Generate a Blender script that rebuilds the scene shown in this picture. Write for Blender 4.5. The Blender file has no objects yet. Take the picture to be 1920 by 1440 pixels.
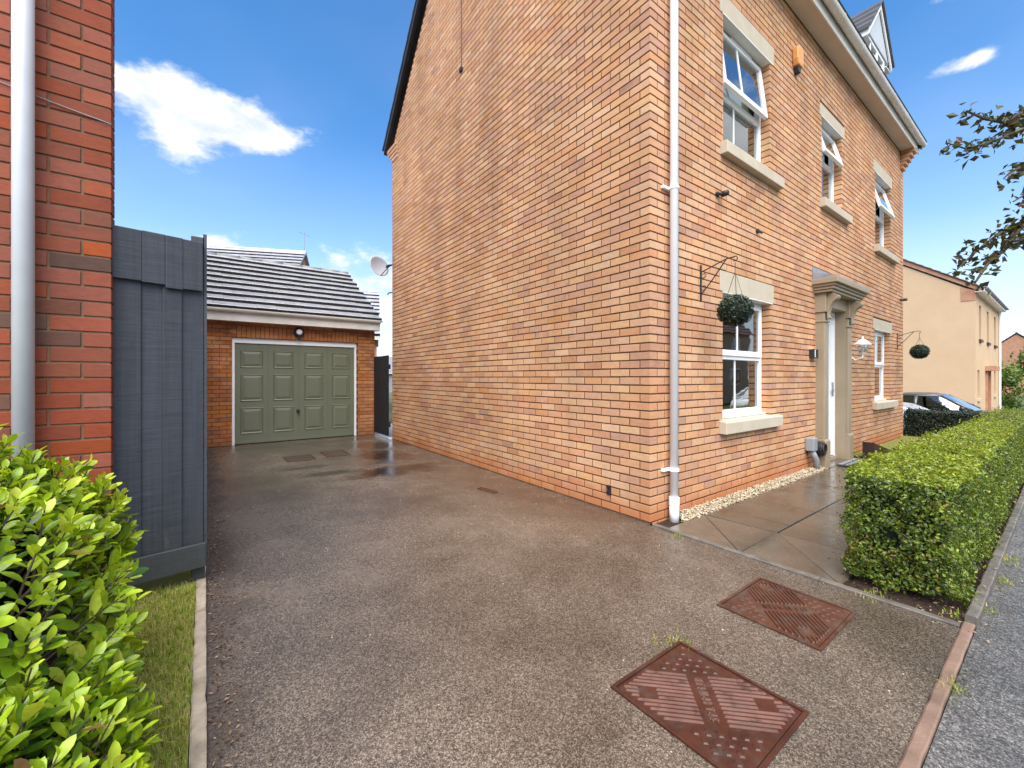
import bpy, bmesh, math, random
import numpy as np
from mathutils import Vector, Matrix

random.seed(11)
RNG = np.random.default_rng(11)
SC = bpy.context.scene
COL = SC.collection
R = math.radians

# ------------------------------------------------------------------ camera
cam_d = bpy.data.cameras.new('camera')
cam_d.sensor_width = 36.0
cam_d.lens = 778.0 / 1920 * 36.0
cam_d.shift_y = -12.0 / 1920
cam_d.clip_start = 0.05
cam_d.clip_end = 2000
cam = bpy.data.objects.new('camera', cam_d)
cam.location = (-3.12, -2.194, 1.274)
cam.rotation_euler = (R(90), 0, R(-36.47))
COL.objects.link(cam)
SC.camera = cam

# ------------------------------------------------------------------ light
SUN_ELEV, SUN_AZ = R(56), R(221)          # azimuth clockwise from +Y
SKY_STRENGTH = 0.10
sun_d = bpy.data.lights.new('sun', 'SUN')
sun_d.energy = 4.0
sun_d.angle = R(70)
sun_d.color = (1.0, 0.945, 0.87)
sun = bpy.data.objects.new('sun', sun_d)
sdir = Vector((math.sin(SUN_AZ) * math.cos(SUN_ELEV), math.cos(SUN_AZ) * math.cos(SUN_ELEV), math.sin(SUN_ELEV)))
sun.rotation_euler = sdir.to_track_quat('Z', 'Y').to_euler()
sun.location = (0, -10, 30)
COL.objects.link(sun)

SC.view_settings.view_transform = 'Standard'
SC.view_settings.look = 'None'
SC.view_settings.exposure = 1.13
SC.view_settings.gamma = 1.0
SC.view_settings.use_curve_mapping = False
try:
    SC.cycles.max_bounces = 8
    SC.cycles.diffuse_bounces = 4
    SC.cycles.glossy_bounces = 4
    SC.cycles.transparent_max_bounces = 12
    SC.cycles.use_denoising = True
    SC.cycles.sample_clamp_indirect = 6
except Exception:
    pass

# ------------------------------------------------------------------ node helpers
class NT:
    def __init__(self, tree):
        self.t = tree
    def n(self, typ, **kw):
        nd = self.t.nodes.new(typ)
        for k, v in kw.items():
            setattr(nd, k, v)
        return nd
    def l(self, a, b):
        self.t.links.new(a, b)
    def val(self, sock, v):
        if hasattr(v, 'is_output') or isinstance(v, bpy.types.NodeSocket):
            self.l(v, sock)
        else:
            sock.default_value = v
    def math(self, op, a, b=0.0, c=None, clamp=False):
        nd = self.n('ShaderNodeMath', operation=op, use_clamp=clamp)
        self.val(nd.inputs[0], a); self.val(nd.inputs[1], b)
        if c is not None:
            self.val(nd.inputs[2], c)
        return nd.outputs[0]
    def vmath(self, op, a, b=None, s=None):
        nd = self.n('ShaderNodeVectorMath', operation=op)
        self.val(nd.inputs[0], a)
        if b is not None: self.val(nd.inputs[1], b)
        if s is not None: self.val(nd.inputs['Scale'], s)
        return nd.outputs['Value'] if op in ('DOT_PRODUCT', 'LENGTH', 'DISTANCE') else nd.outputs['Vector']
    def mix(self, f, a, b, blend='MIX'):
        nd = self.n('ShaderNodeMix', data_type='RGBA', blend_type=blend)
        self.val(nd.inputs[0], f); self.val(nd.inputs[6], a); self.val(nd.inputs[7], b)
        return nd.outputs[2]
    def noise(self, vec, scale, detail=3, rough=0.55, out='Fac'):
        nd = self.n('ShaderNodeTexNoise')
        self.val(nd.inputs['Vector'], vec)
        nd.inputs['Scale'].default_value = scale
        nd.inputs['Detail'].default_value = detail
        nd.inputs['Roughness'].default_value = rough
        return nd.outputs[out]
    def ramp(self, f, stops, interp='LINEAR'):
        nd = self.n('ShaderNodeValToRGB')
        cr = nd.color_ramp
        cr.interpolation = interp
        while len(cr.elements) < len(stops):
            cr.elements.new(0.5)
        for e, (p, c) in zip(cr.elements, stops):
            e.position = p
            e.color = (c, c, c, 1) if not isinstance(c, (tuple, list)) else (*c[:3], 1)
        self.l(f, nd.inputs[0])
        return nd.outputs[0]
    def sstep(self, x, a, b):
        nd = self.n('ShaderNodeMapRange', interpolation_type='SMOOTHSTEP')
        self.val(nd.inputs[0], x)
        nd.inputs[1].default_value = a; nd.inputs[2].default_value = b
        return nd.outputs[0]
    def bump(self, h, strength, dist):
        nd = self.n('ShaderNodeBump')
        self.l(h, nd.inputs['Height'])
        nd.inputs['Strength'].default_value = strength
        nd.inputs['Distance'].default_value = dist
        return nd.outputs[0]

def c4(c):
    return (c[0], c[1], c[2], 1.0)

def base_mat(name):
    m = bpy.data.materials.new(name)
    m.use_nodes = True
    m.node_tree.nodes.clear()
    t = NT(m.node_tree)
    out = t.n('ShaderNodeOutputMaterial')
    b = t.n('ShaderNodeBsdfPrincipled')
    t.l(b.outputs[0], out.inputs[0])
    return m, t, b, out

def noise_mat(name, c1, c2, scale=6, rough=0.6, bump=0.0, bscale=60, bdist=0.004, spec=0.5, metal=0.0, coords='Object', rv=0.0, detail=4):
    m, t, b, out = base_mat(name)
    tc = t.n('ShaderNodeTexCoord')
    v = tc.outputs[coords] if coords != 'World' else t.n('ShaderNodeNewGeometry').outputs['Position']
    n = t.noise(v, scale, detail, 0.6)
    f = t.ramp(n, [(0.3, 0.0), (0.7, 1.0)])
    t.l(t.mix(f, c4(c1), c4(c2)), b.inputs['Base Color'])
    b.inputs['Roughness'].default_value = rough
    if rv:
        t.l(t.math('MULTIPLY_ADD', n, rv, rough - rv * 0.5), b.inputs['Roughness'])
    b.inputs['Specular IOR Level'].default_value = spec
    b.inputs['Metallic'].default_value = metal
    if bump:
        t.l(t.bump(t.noise(v, bscale, 3), bump, bdist), b.inputs['Normal'])
    return m

# ------------------------------------------------------------------ world: sky and clouds
def build_world():
    w = bpy.data.worlds.new('World')
    SC.world = w
    w.use_nodes = True
    w.node_tree.nodes.clear()
    t = NT(w.node_tree)
    out = t.n('ShaderNodeOutputWorld')
    bg = t.n('ShaderNodeBackground')
    bg.inputs['Strength'].default_value = SKY_STRENGTH
    t.l(bg.outputs[0], out.inputs[0])
    sky = t.n('ShaderNodeTexSky', sky_type='NISHITA')
    sky.sun_disc = False
    sky.sun_elevation = SUN_ELEV
    sky.sun_rotation = SUN_AZ
    sky.air_density = 1.0
    sky.dust_density = 0.6
    sky.ozone_density = 2.2
    tc = t.n('ShaderNodeTexCoord')
    d = t.vmath('NORMALIZE', tc.outputs['Generated'])
    sep = t.n('ShaderNodeSeparateXYZ'); t.l(d, sep.inputs[0])
    z = sep.outputs[2]
    zc = t.math('MAXIMUM', z, 0.0)
    # cloud plane coordinates
    den = t.math('ADD', zc, 0.22)
    comb = t.n('ShaderNodeCombineXYZ')
    t.l(t.math('DIVIDE', sep.outputs[0], den), comb.inputs[0])
    t.l(t.math('DIVIDE', sep.outputs[1], den), comb.inputs[1])
    n1 = t.noise(comb.outputs[0], 1.15, 3, 0.5)
    wv = t.vmath('ADD', t.vmath('MULTIPLY', d, (1, 1, 1.8)), (3.1, 1.7, 0.4))
    n2 = t.noise(wv, 4.5, 9, 0.6)
    n3 = t.noise(wv, 14.0, 8, 0.62)
    fb = t.math('ADD', t.math('MULTIPLY', n2, 0.62), t.math('MULTIPLY', n3, 0.38))
    def blob(vec, sx, sz, amp):
        v = Vector(vec).normalized()
        rt = Vector((v.y, -v.x, 0)).normalized()
        up = rt.cross(v) * 1.0
        a = t.vmath('DOT_PRODUCT', d, tuple(rt))
        e = t.vmath('DOT_PRODUCT', d, tuple(up))
        fwd = t.vmath('DOT_PRODUCT', d, tuple(v))
        r2 = t.math('ADD', t.math('POWER', t.math('DIVIDE', a, sx), 2.0), t.math('POWER', t.math('DIVIDE', e, sz), 2.0))
        g = t.math('EXPONENT', t.math('MULTIPLY', r2, -1.0))
        g = t.math('MULTIPLY', g, t.math('GREATER_THAN', fwd, 0.0))
        return t.math('MULTIPLY', g, amp)
    fx, fy, rx, ry = 0.5944, 0.8042, 0.8042, -0.5944
    def pxdir(x, y):
        tt = (x - 960) / 778.0
        return (fx + tt * rx, fy + tt * ry, (708 - y) / 778.0)
    blobs = [blob(pxdir(365, 205), 0.085, 0.05, 0.36), blob(pxdir(480, 245), 0.075, 0.038, 0.34),
             blob(pxdir(260, 160), 0.10, 0.035, 0.24), blob(pxdir(1815, 118), 0.042, 0.013, 0.30),
             blob(pxdir(330, 270), 0.05, 0.03, 0.22),
             blob(pxdir(1790, -10), 0.05, 0.015, 0.16), blob(pxdir(395, 455), 0.05, 0.03, 0.28),
             blob(pxdir(690, 560), 0.16, 0.13, 0.30), blob((-0.5, -0.9, 0.5), 0.5, 0.2, 0.2),
             blob((-0.9, 0.5, 0.6), 0.4, 0.2, 0.2), blob((0.74, -0.50, 0.50), 0.30, 0.28, 0.36)]
    s = blobs[0]
    for b_ in blobs[1:]:
        s = t.math('ADD', s, b_)
    dens = t.math('ADD', fb, s)
    dens = t.math('ADD', dens, t.math('MULTIPLY', t.math('SUBTRACT', n1, 0.5), 0.3))
    cm = t.sstep(dens, 0.62, 0.80)
    shade = t.sstep(t.math('ADD', n3, t.math('MULTIPLY', n2, 0.6)), 0.5, 1.0)
    cloud = t.mix(shade, (3.6, 4.0, 4.6, 1), (5.8, 5.8, 5.8, 1))
    # blue of the sky, paler towards the horizon
    hs = t.n('ShaderNodeHueSaturation')
    hs.inputs['Saturation'].default_value = 1.3
    hs.inputs['Value'].default_value = 1.25
    t.l(sky.outputs[0], hs.inputs['Color'])
    haze = t.ramp(zc, [(0.0, 1.0), (0.12, 0.66), (0.27, 0.2), (0.48, 0.0)])
    skyc = t.mix(haze, hs.outputs[0], (4.6, 5.1, 5.6, 1))
    # thin high veil
    veil = t.math('MULTIPLY', t.sstep(n1, 0.45, 0.8), 0.10)
    skyc = t.mix(veil, skyc, (5.2, 5.6, 6.2, 1))
    t.l(t.mix(cm, skyc, cloud), bg.inputs['Color'])
build_world()

# ------------------------------------------------------------------ mesh helpers
class MB:
    """collects shapes and links them as one mesh object"""
    def __init__(self):
        self.v = []; self.f = []
    def add(self, vs, fs):
        o = len(self.v)
        self.v += [tuple(p) for p in vs]
        self.f += [tuple(i + o for i in f) for f in fs]
        return self
    def box(self, x0, x1, y0, y1, z0, z1, M=None):
        vs = [(x, y, z) for x in (x0, x1) for y in (y0, y1) for z in (z0, z1)]
        if M is not None:
            vs = [M @ Vector(p) for p in vs]
        fs = [(0, 1, 3, 2), (4, 6, 7, 5), (0, 4, 5, 1), (2, 3, 7, 6), (0, 2, 6, 4), (1, 5, 7, 3)]
        return self.add(vs, fs)
    def prism(self, poly, a, b, fn):
        """poly: 2-D points; fn(p, q, h) gives a 3-D point; extruded from h=a to h=b"""
        n = len(poly)
        vs = [fn(p, q, a) for p, q in poly] + [fn(p, q, b) for p, q in poly]
        fs = [tuple(range(n))[::-1], tuple(range(n, 2 * n))]
        fs += [(i, (i + 1) % n, n + (i + 1) % n, n + i) for i in range(n)]
        return self.add(vs, fs)
    def tube(self, pts, rad, n=10, caps=True):
        pts = [Vector(p) for p in pts]
        if not isinstance(rad, (list, tuple)):
            rad = [rad] * len(pts)
        rings = []
        up0 = Vector((0.13, 0.27, 0.95))
        for i, p in enumerate(pts):
            a = pts[max(i - 1, 0)]; b = pts[min(i + 1, len(pts) - 1)]
            d = (b - a).normalized()
            u = d.cross(up0)
            if u.length < 0.05:
                u = d.cross(Vector((1, 0, 0)))
            u.normalize(); w = d.cross(u)
            rings.append([p + (u * math.cos(k * 2 * math.pi / n) + w * math.sin(k * 2 * math.pi / n)) * rad[i] for k in range(n)])
        vs = [q for r_ in rings for q in r_]
        fs = []
        for i in range(len(pts) - 1):
            for k in range(n):
                fs.append((i * n + k, i * n + (k + 1) % n, (i + 1) * n + (k + 1) % n, (i + 1) * n + k))
        if caps:
            fs.append(tuple(range(n))[::-1]); fs.append(tuple(range((len(pts) - 1) * n, len(pts) * n)))
        return self.add(vs, fs)
    def lathe(self, prof, c, n=20, axis='Z'):
        vs = []
        for r_, h in prof:
            for k in range(n):
                a = 2 * math.pi * k / n
                p = (r_ * math.cos(a), r_ * math.sin(a), h)
                if axis == 'Y': p = (p[0], h, p[1])
                if axis == 'X': p = (h, p[0], p[1])
                vs.append((p[0] + c[0], p[1] + c[1], p[2] + c[2]))
        fs = []
        for i in range(len(prof) - 1):
            for k in range(n):
                fs.append((i * n + k, i * n + (k + 1) % n, (i + 1) * n + (k + 1) % n, (i + 1) * n + k))
        fs.append(tuple(range(n))[::-1]); fs.append(tuple(range((len(prof) - 1) * n, len(prof) * n)))
        return self.add(vs, fs)
    def mesh(self, name):
        me = bpy.data.meshes.new(name)
        me.from_pydata(self.v, [], self.f)
        bm = bmesh.new(); bm.from_mesh(me)
        bmesh.ops.recalc_face_normals(bm, faces=bm.faces)
        bm.to_mesh(me); bm.free()
        return me
    def build(self, name, mat, parent=None, bevel=0.0, smooth=False, kind=None, segs=2):
        o = link(name, self.mesh(name), mat, parent)
        if smooth:
            for p in o.data.polygons: p.use_smooth = True
        if bevel:
            md = o.modifiers.new('bevel', 'BEVEL'); md.width = bevel; md.segments = segs; md.limit_method = 'ANGLE'; md.angle_limit = R(40)
        if kind: o['kind'] = kind
        return o

def link(name, me, mat=None, parent=None):
    o = bpy.data.objects.new(name, me)
    COL.objects.link(o)
    if mat is not None and not me.materials:
        me.materials.append(mat)
    if parent is not None:
        o.parent = parent
    return o

def thing(name, label, cat, group=None):
    o = bpy.data.objects.new(name, None)
    o.empty_display_size = 0.2
    COL.objects.link(o)
    o['label'] = label; o['category'] = cat
    if group: o['group'] = group
    return o

def tag(o, label, cat, group=None):
    o['label'] = label; o['category'] = cat
    if group: o['group'] = group
    return o

def part_empty(name, parent):
    o = bpy.data.objects.new(name, None)
    o.empty_display_size = 0.1
    COL.objects.link(o); o.parent = parent
    return o

def struct(name, mb_or_me, mat):
    me = mb_or_me.mesh(name) if isinstance(mb_or_me, MB) else mb_or_me
    o = link(name, me, mat); o['kind'] = 'structure'
    return o

def np_mesh(name, V, F, mat, parent=None, kind=None, attr=None, smooth=False):
    """V (n,3), F (m,k) all faces with the same k"""
    me = bpy.data.meshes.new(name)
    V = np.asarray(V, np.float32); F = np.asarray(F, np.int32)
    k = F.shape[1]
    me.vertices.add(len(V)); me.vertices.foreach_set('co', V.ravel())
    me.loops.add(F.size); me.loops.foreach_set('vertex_index', F.ravel())
    me.polygons.add(len(F))
    me.polygons.foreach_set('loop_start', np.arange(0, F.size, k, dtype=np.int32))
    me.polygons.foreach_set('loop_total', np.full(len(F), k, np.int32))
    me.polygons.foreach_set('use_smooth', np.full(len(F), bool(smooth)))
    if attr is not None:
        a = me.attributes.new('rnd', 'FLOAT', 'POINT'); a.data.foreach_set('value', np.asarray(attr, np.float32))
    me.update(calc_edges=True); me.validate()
    o = link(name, me, mat, parent)
    if kind: o['kind'] = kind
    return o

# projection used only to rank which pieces show largest
CF = np.array([0.5944, 0.8042, 0]); CR = np.array([0.8042, -0.5944, 0]); CC = np.array([-3.12, -2.194, 1.274])
def screen(p):
    r_ = np.asarray(p, float) - CC
    d = r_ @ CF
    if d < 0.15: return None
    return 960 + 778 * (r_ @ CR) / d, 708 - 778 * r_[2] / d
def quad_area(ps):
    s = [screen(p) for p in ps]
    if any(q is None for q in s): return 0
    cx = sum(q[0] for q in s) / 4; cy = sum(q[1] for q in s) / 4
    if not (0 < cx < 1920 and 0 < cy < 1440): return 0
    a = 0
    for i in range(4):
        x0, y0 = s[i]; x1, y1 = s[(i + 1) % 4]
        a += x0 * y1 - x1 * y0
    return abs(a) / 2

# ------------------------------------------------------------------ materials
def brick_mat(name, palette, course=0.075, z0=0.005, length=0.225, half=0.1075, ox=0.0, oy=0.0, stain=None, rough=0.85, var=0.35):
    m, t, b, out = base_mat(name)
    g = t.n('ShaderNodeNewGeometry')
    sep = t.n('ShaderNodeSeparateXYZ'); t.l(g.outputs['Position'], sep.inputs[0])
    row = t.math('FLOOR', t.math('DIVIDE', t.math('SUBTRACT', sep.outputs[2], z0), course))
    odd = t.math('FLOORED_MODULO', row, 2.0)
    hx = length / 2
    bx = t.math('FLOOR', t.math('DIVIDE', t.math('SUBTRACT', sep.outputs[0], t.math('MULTIPLY_ADD', odd, -hx, ox + half + hx)), length))
    by = t.math('FLOOR', t.math('DIVIDE', t.math('SUBTRACT', sep.outputs[1], t.math('MULTIPLY_ADD', odd, hx, oy + half)), length))
    cb = t.n('ShaderNodeCombineXYZ'); t.l(bx, cb.inputs[0]); t.l(by, cb.inputs[1]); t.l(row, cb.inputs[2])
    wn = t.n('ShaderNodeTexWhiteNoise', noise_dimensions='3D'); t.l(cb.outputs[0], wn.inputs['Vector'])
    colr = t.ramp(wn.outputs['Value'], palette)
    sc = t.n('ShaderNodeSeparateColor'); t.l(wn.outputs['Color'], sc.inputs[0])
    hs = t.n('ShaderNodeHueSaturation')
    t.l(colr, hs.inputs['Color'])
    t.l(t.math('MULTIPLY_ADD', sc.outputs[1], var, 1.0 - var * 0.5), hs.inputs['Value'])
    t.l(t.math('MULTIPLY_ADD', sc.outputs[2], 0.16, 0.95), hs.inputs['Saturation'])
    p = g.outputs['Position']
    # streaky creases and sanded grain inside each brick
    nv = t.vmath('ADD', t.vmath('MULTIPLY', p, (1, 1, 2.6)), t.vmath('MULTIPLY', cb.outputs[0], (1.7, 2.3, 3.1)))
    n1 = t.noise(nv, 22, 4, 0.65)
    n2 = t.noise(p, 190, 2, 0.6)
    f = t.math('ADD', t.math('MULTIPLY', n1, 0.75), t.math('MULTIPLY', n2, 0.35))
    mul = t.ramp(f, [(0.3, 0.78), (0.55, 1.0), (0.8, 1.14)])
    c = t.mix(1.0, hs.outputs[0], mul, 'MULTIPLY')
    # one end of some bricks burnt darker
    burn = t.math('MULTIPLY', t.sstep(t.noise(nv, 5.5, 2), 0.55, 0.75), t.math('GREATER_THAN', sc.outputs[0], 0.86 if name == 'buff_brick' else 0.6))
    c = t.mix(t.math('MULTIPLY', burn, 0.35 if name == 'buff_brick' else 0.5), c, (0.10, 0.06, 0.045, 1))
    # soft weathering over the wall
    w_ = t.noise(p, 0.9, 4, 0.6)
    c = t.mix(1.0, c, t.ramp(w_, [(0.3, 0.80), (0.7, 1.1)]), 'MULTIPLY')
    # faint run-off streaks down the wall
    stv = t.noise(t.vmath('MULTIPLY', p, (2.2, 2.2, 0.22)), 1.0, 5, 0.6)
    c = t.mix(1.0, c, t.ramp(stv, [(0.28, 0.84), (0.5, 1.0), (0.75, 1.05)]), 'MULTIPLY')
    if stain:
        h = t.math('ADD', sep.outputs[2], t.math('MULTIPLY', t.math('SUBTRACT', t.noise(p, 3.0, 5, 0.65), 0.5), 0.42))
        fs = t.ramp(h, [(0.04, 1.0), (0.24, 0.0)])
        c = t.mix(t.math('MULTIPLY', fs, 0.75), c, c4(stain))
    t.l(c, b.inputs['Base Color'])
    b.inputs['Roughness'].default_value = rough
    b.inputs['Specular IOR Level'].default_value = 0.25
    t.l(t.bump(f, 0.3, 0.003), b.inputs['Normal'])
    return m

M = {}
M['brick'] = brick_mat('buff_brick', [(0.0, (0.50, 0.26, 0.155)), (0.3, (0.55, 0.30, 0.17)), (0.55, (0.56, 0.325, 0.183)), (0.8, (0.58, 0.35, 0.195)), (0.9, (0.50, 0.255, 0.155)), (0.95, (0.43, 0.235, 0.155)), (1.0, (0.56, 0.29, 0.135))], stain=(0.42, 0.14, 0.045), var=0.14)
M['brick_red'] = brick_mat('red_brick', [(0.0, (0.225, 0.062, 0.037)), (0.35, (0.265, 0.072, 0.041)), (0.6, (0.215, 0.068, 0.042)), (0.78, (0.30, 0.082, 0.041)), (0.88, (0.19, 0.07, 0.045)), (0.95, (0.10, 0.058, 0.045)), (1.0, (0.17, 0.075, 0.05))], course=0.0795, z0=0.0, length=0.2385, half=0.114, ox=-3.523 - 0.34325, oy=0.855, rough=0.8, var=0.28)
M['brick_gar'] = brick_mat('orange_brick', [(0.0, (0.36, 0.13, 0.055)), (0.4, (0.40, 0.165, 0.07)), (0.7, (0.42, 0.20, 0.088)), (0.9, (0.30, 0.12, 0.06)), (1.0, (0.39, 0.14, 0.055))], ox=-3.2, oy=7.0, stain=(0.22, 0.09, 0.04))
M['mortar'] = noise_mat('brown_mortar', (0.075, 0.036, 0.019), (0.115, 0.057, 0.031), 14, 0.95, 0.4, 120, 0.003, 0.2, coords='World')
M['mortar_tan'] = noise_mat('tan_mortar', (0.135, 0.075, 0.045), (0.20, 0.12, 0.075), 12, 0.95, 0.5, 120, 0.003, 0.2, coords='World')
M['stone'] = noise_mat('cast_stone', (0.44, 0.375, 0.275), (0.50, 0.435, 0.33), 5, 0.85, 0.25, 160, 0.002, 0.3, coords='World')
M['tan'] = noise_mat('tan_paint', (0.28, 0.218, 0.14), (0.32, 0.25, 0.165), 3, 0.5, 0.1, 50, 0.002, 0.4, coords='World')
M['upvc'] = noise_mat('white_plastic', (0.78, 0.78, 0.77), (0.82, 0.82, 0.81), 4, 0.3, 0, spec=0.5)
M['upvc_dirty'] = noise_mat('weathered_white_plastic', (0.60, 0.55, 0.48), (0.74, 0.71, 0.66), 3, 0.38, 0, spec=0.5, coords='World', detail=6)
M['pipe'] = noise_mat('white_pipe', (0.84, 0.84, 0.85), (0.87, 0.87, 0.88), 5, 0.32, 0, spec=0.5, coords='World')
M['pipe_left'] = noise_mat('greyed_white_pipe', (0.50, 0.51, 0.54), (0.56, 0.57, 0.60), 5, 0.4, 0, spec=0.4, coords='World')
M['pale_board'] = noise_mat('pale_grey_board', (0.38, 0.41, 0.43), (0.45, 0.48, 0.50), 3, 0.6, coords='World')
M['soffit'] = noise_mat('beige_soffit', (0.56, 0.46, 0.36), (0.63, 0.53, 0.42), 2.5, 0.6, 0, spec=0.3, coords='World')
M['dark'] = noise_mat('black_metal', (0.012, 0.012, 0.013), (0.022, 0.022, 0.024), 8, 0.45, 0.1, 60, 0.002)
M['lead'] = noise_mat('lead_grey', (0.20, 0.21, 0.23), (0.30, 0.31, 0.33), 5, 0.55, 0.15, 30, 0.004, coords='World')
M['slate'] = noise_mat('dark_roof_tile', (0.05, 0.05, 0.055), (0.085, 0.082, 0.085), 4, 0.5, 0.3, 60, 0.004, coords='World')
M['room'] = noise_mat('room_wall', (0.30, 0.28, 0.25), (0.36, 0.34, 0.30), 2, 0.9)
M['curtain'] = noise_mat('pale_curtain', (0.80, 0.82, 0.84), (0.86, 0.87, 0.88), 3, 0.9)
M['curtain_tan'] = noise_mat('tan_curtain', (0.34, 0.30, 0.22), (0.42, 0.38, 0.29), 9, 0.9)

def glass_mat(name, tint=(0.82, 0.86, 0.85), boost=1.7, base=0.10):
    m = bpy.data.materials.new(name); m.use_nodes = True; m.node_tree.nodes.clear()
    t = NT(m.node_tree)
    out = t.n('ShaderNodeOutputMaterial')
    tr = t.n('ShaderNodeBsdfTransparent'); tr.inputs[0].default_value = c4(tint)
    gl = t.n('ShaderNodeBsdfGlossy'); gl.inputs['Color'].default_value = (0.93, 0.96, 0.98, 1); gl.inputs['Roughness'].default_value = 0.015
    fr = t.n('ShaderNodeFresnel'); fr.inputs['IOR'].default_value = 1.5
    # old glazing is never perfectly flat
    g = t.n('ShaderNodeNewGeometry')
    nb = t.bump(t.noise(g.outputs['Position'], 2.3, 2), 0.06, 0.02)
    t.l(nb, gl.inputs['Normal'])
    f = t.math('MULTIPLY_ADD', fr.outputs[0], boost, base, clamp=True)
    mx = t.n('ShaderNodeMixShader')
    t.l(f, mx.inputs[0]); t.l(tr.outputs[0], mx.inputs[1]); t.l(gl.outputs[0], mx.inputs[2])
    t.l(mx.outputs[0], out.inputs[0])
    return m
M['glass'] = glass_mat('window_glass')

def tarmac_mat(name, pal, stone_scale=105.0, wet_lo=0.16, wet_hi=0.55, patches=(), big=(0.8, 1.15), moss=False, spec=0.5):
    m, t, b, out = base_mat(name)
    g = t.n('ShaderNodeNewGeometry'); p = g.outputs['Position']
    vo = t.n('ShaderNodeTexVoronoi', feature='F1'); t.l(p, vo.inputs['Vector']); vo.inputs['Scale'].default_value = stone_scale
    cs = t.n('ShaderNodeSeparateColor'); t.l(vo.outputs['Color'], cs.inputs[0])
    vo2 = t.n('ShaderNodeTexVoronoi', feature='F1'); t.l(p, vo2.inputs['Vector']); vo2.inputs['Scale'].default_value = stone_scale * 0.47
    cs2 = t.n('ShaderNodeSeparateColor'); t.l(vo2.outputs['Color'], cs2.inputs[0])
    mixv = t.math('ADD', t.math('MULTIPLY', cs.outputs[0], 0.65), t.math('MULTIPLY', cs2.outputs[1], 0.35))
    c = t.ramp(mixv, pal)
    pit = t.ramp(vo.outputs['Distance'], [(0.35, 1.0), (0.8, 0.62)])
    c = t.mix(1.0, c, pit, 'MULTIPLY')
    n_big = t.noise(p, 0.75, 5, 0.62)
    n_mid = t.noise(p, 3.1, 5, 0.65)
    n_wide = t.noise(t.vmath('ADD', p, (7.3, 2.1, 0)), 0.32, 3, 0.55)
    c = t.mix(1.0, c, t.ramp(n_wide, [(0.35, 0.78), (0.65, 1.15)]), 'MULTIPLY')
    c = t.mix(1.0, c, t.ramp(n_mid, [(0.3, 0.84), (0.7, 1.1)]), 'MULTIPLY')
    c = t.mix(1.0, c, t.ramp(n_big, [(0.3, big[0]), (0.7, big[1])]), 'MULTIPLY')
    wet = t.math('ADD', t.math('MULTIPLY', n_big, 0.6), t.math('MULTIPLY', n_mid, 0.4))
    rough = t.ramp(wet, [(0.33, wet_lo), (0.62, wet_hi)])
    bs = None
    for (px, py, rx_, ry_, colr, k) in patches:
        dv = t.vmath('MULTIPLY', t.vmath('SUBTRACT', p, (px, py, 0)), (1 / rx_, 1 / ry_, 0))
        dd = t.math('ADD', t.vmath('LENGTH', dv), t.math('MULTIPLY', t.math('SUBTRACT', t.noise(p, 4.2, 6, 0.7), 0.5), 1.9))
        f = t.math('SUBTRACT', 1.0, t.sstep(dd, 0.35, 1.0))
        c = t.mix(t.math('MULTIPLY', f, k), c, c4(colr))
        rough = t.mix(t.math('MULTIPLY', f, k), rough, (0.17, 0.17, 0.17, 1))
        bs = f if bs is None else t.math('MAXIMUM', bs, f)
    if moss:
        # dirt and debris gathered along the kerb
        sep = t.n('ShaderNodeSeparateXYZ'); t.l(p, sep.inputs[0])
        e = t.math('ADD', sep.outputs[0], t.math('MULTIPLY', t.math('SUBTRACT', n_mid, 0.5), 0.5))
        fe = t.math('SUBTRACT', 1.0, t.sstep(e, -3.10, -2.92))
        c = t.mix(t.math('MULTIPLY', fe, 0.7), c, t.ramp(t.noise(p, 60, 4), [(0.4, (0.018, 0.012, 0.009)), (0.6, (0.07, 0.045, 0.03))]))
        rough = t.mix(fe, rough, (0.75, 0.75, 0.75, 1))
    t.l(c, b.inputs['Base Color'])
    t.l(rough, b.inputs['Roughness'])
    b.inputs['Specular IOR Level'].default_value = spec
    h = t.math('MULTIPLY', vo.outputs['Distance'], -1.0)
    st = 0.5
    nb = t.n('ShaderNodeBump'); t.l(h, nb.inputs['Height']); nb.inputs['Distance'].default_value = 0.0022
    if bs is not None:
        t.l(t.math('MULTIPLY_ADD', bs, -0.4, st), nb.inputs['Strength'])
    else:
        nb.inputs['Strength'].default_value = st
    t.l(nb.outputs[0], b.inputs['Normal'])
    return m

M['drive'] = tarmac_mat('driveway_tarmac', [(0.12, (0.050, 0.036, 0.024)), (0.35, (0.098, 0.073, 0.052)), (0.6, (0.155, 0.119, 0.087)), (0.85, (0.30, 0.245, 0.19))], 270.0, 0.10, 0.32, big=(0.6, 1.25), spec=0.65,
                        patches=((-1.05, 3.35, 0.95, 0.42, (0.022, 0.012, 0.009), 0.9), (-0.75, 4.5, 0.55, 0.8, (0.03, 0.013, 0.009), 0.85), (-1.8, 3.7, 0.5, 0.2, (0.022, 0.02, 0.018), 0.75), (-2.0, 4.25, 0.5, 0.16, (0.03, 0.024, 0.02), 0.7), (-0.5, 5.6, 0.8, 0.6, (0.04, 0.02, 0.014), 0.6), (-1.5, 6.6, 1.8, 0.4, (0.03, 0.022, 0.018), 0.6), (-0.35, 2.0, 0.5, 1.6, (0.06, 0.035, 0.022), 0.5), (-0.4, 0.6, 0.6, 0.8, (0.06, 0.037, 0.024), 0.4)), moss=True)
M['road'] = tarmac_mat('road_tarmac', [(0.1, (0.05, 0.047, 0.043)), (0.4, (0.10, 0.094, 0.087)), (0.65, (0.155, 0.146, 0.136)), (0.9, (0.29, 0.27, 0.25))], 190, 0.25, 0.5, spec=0.4)
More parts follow.
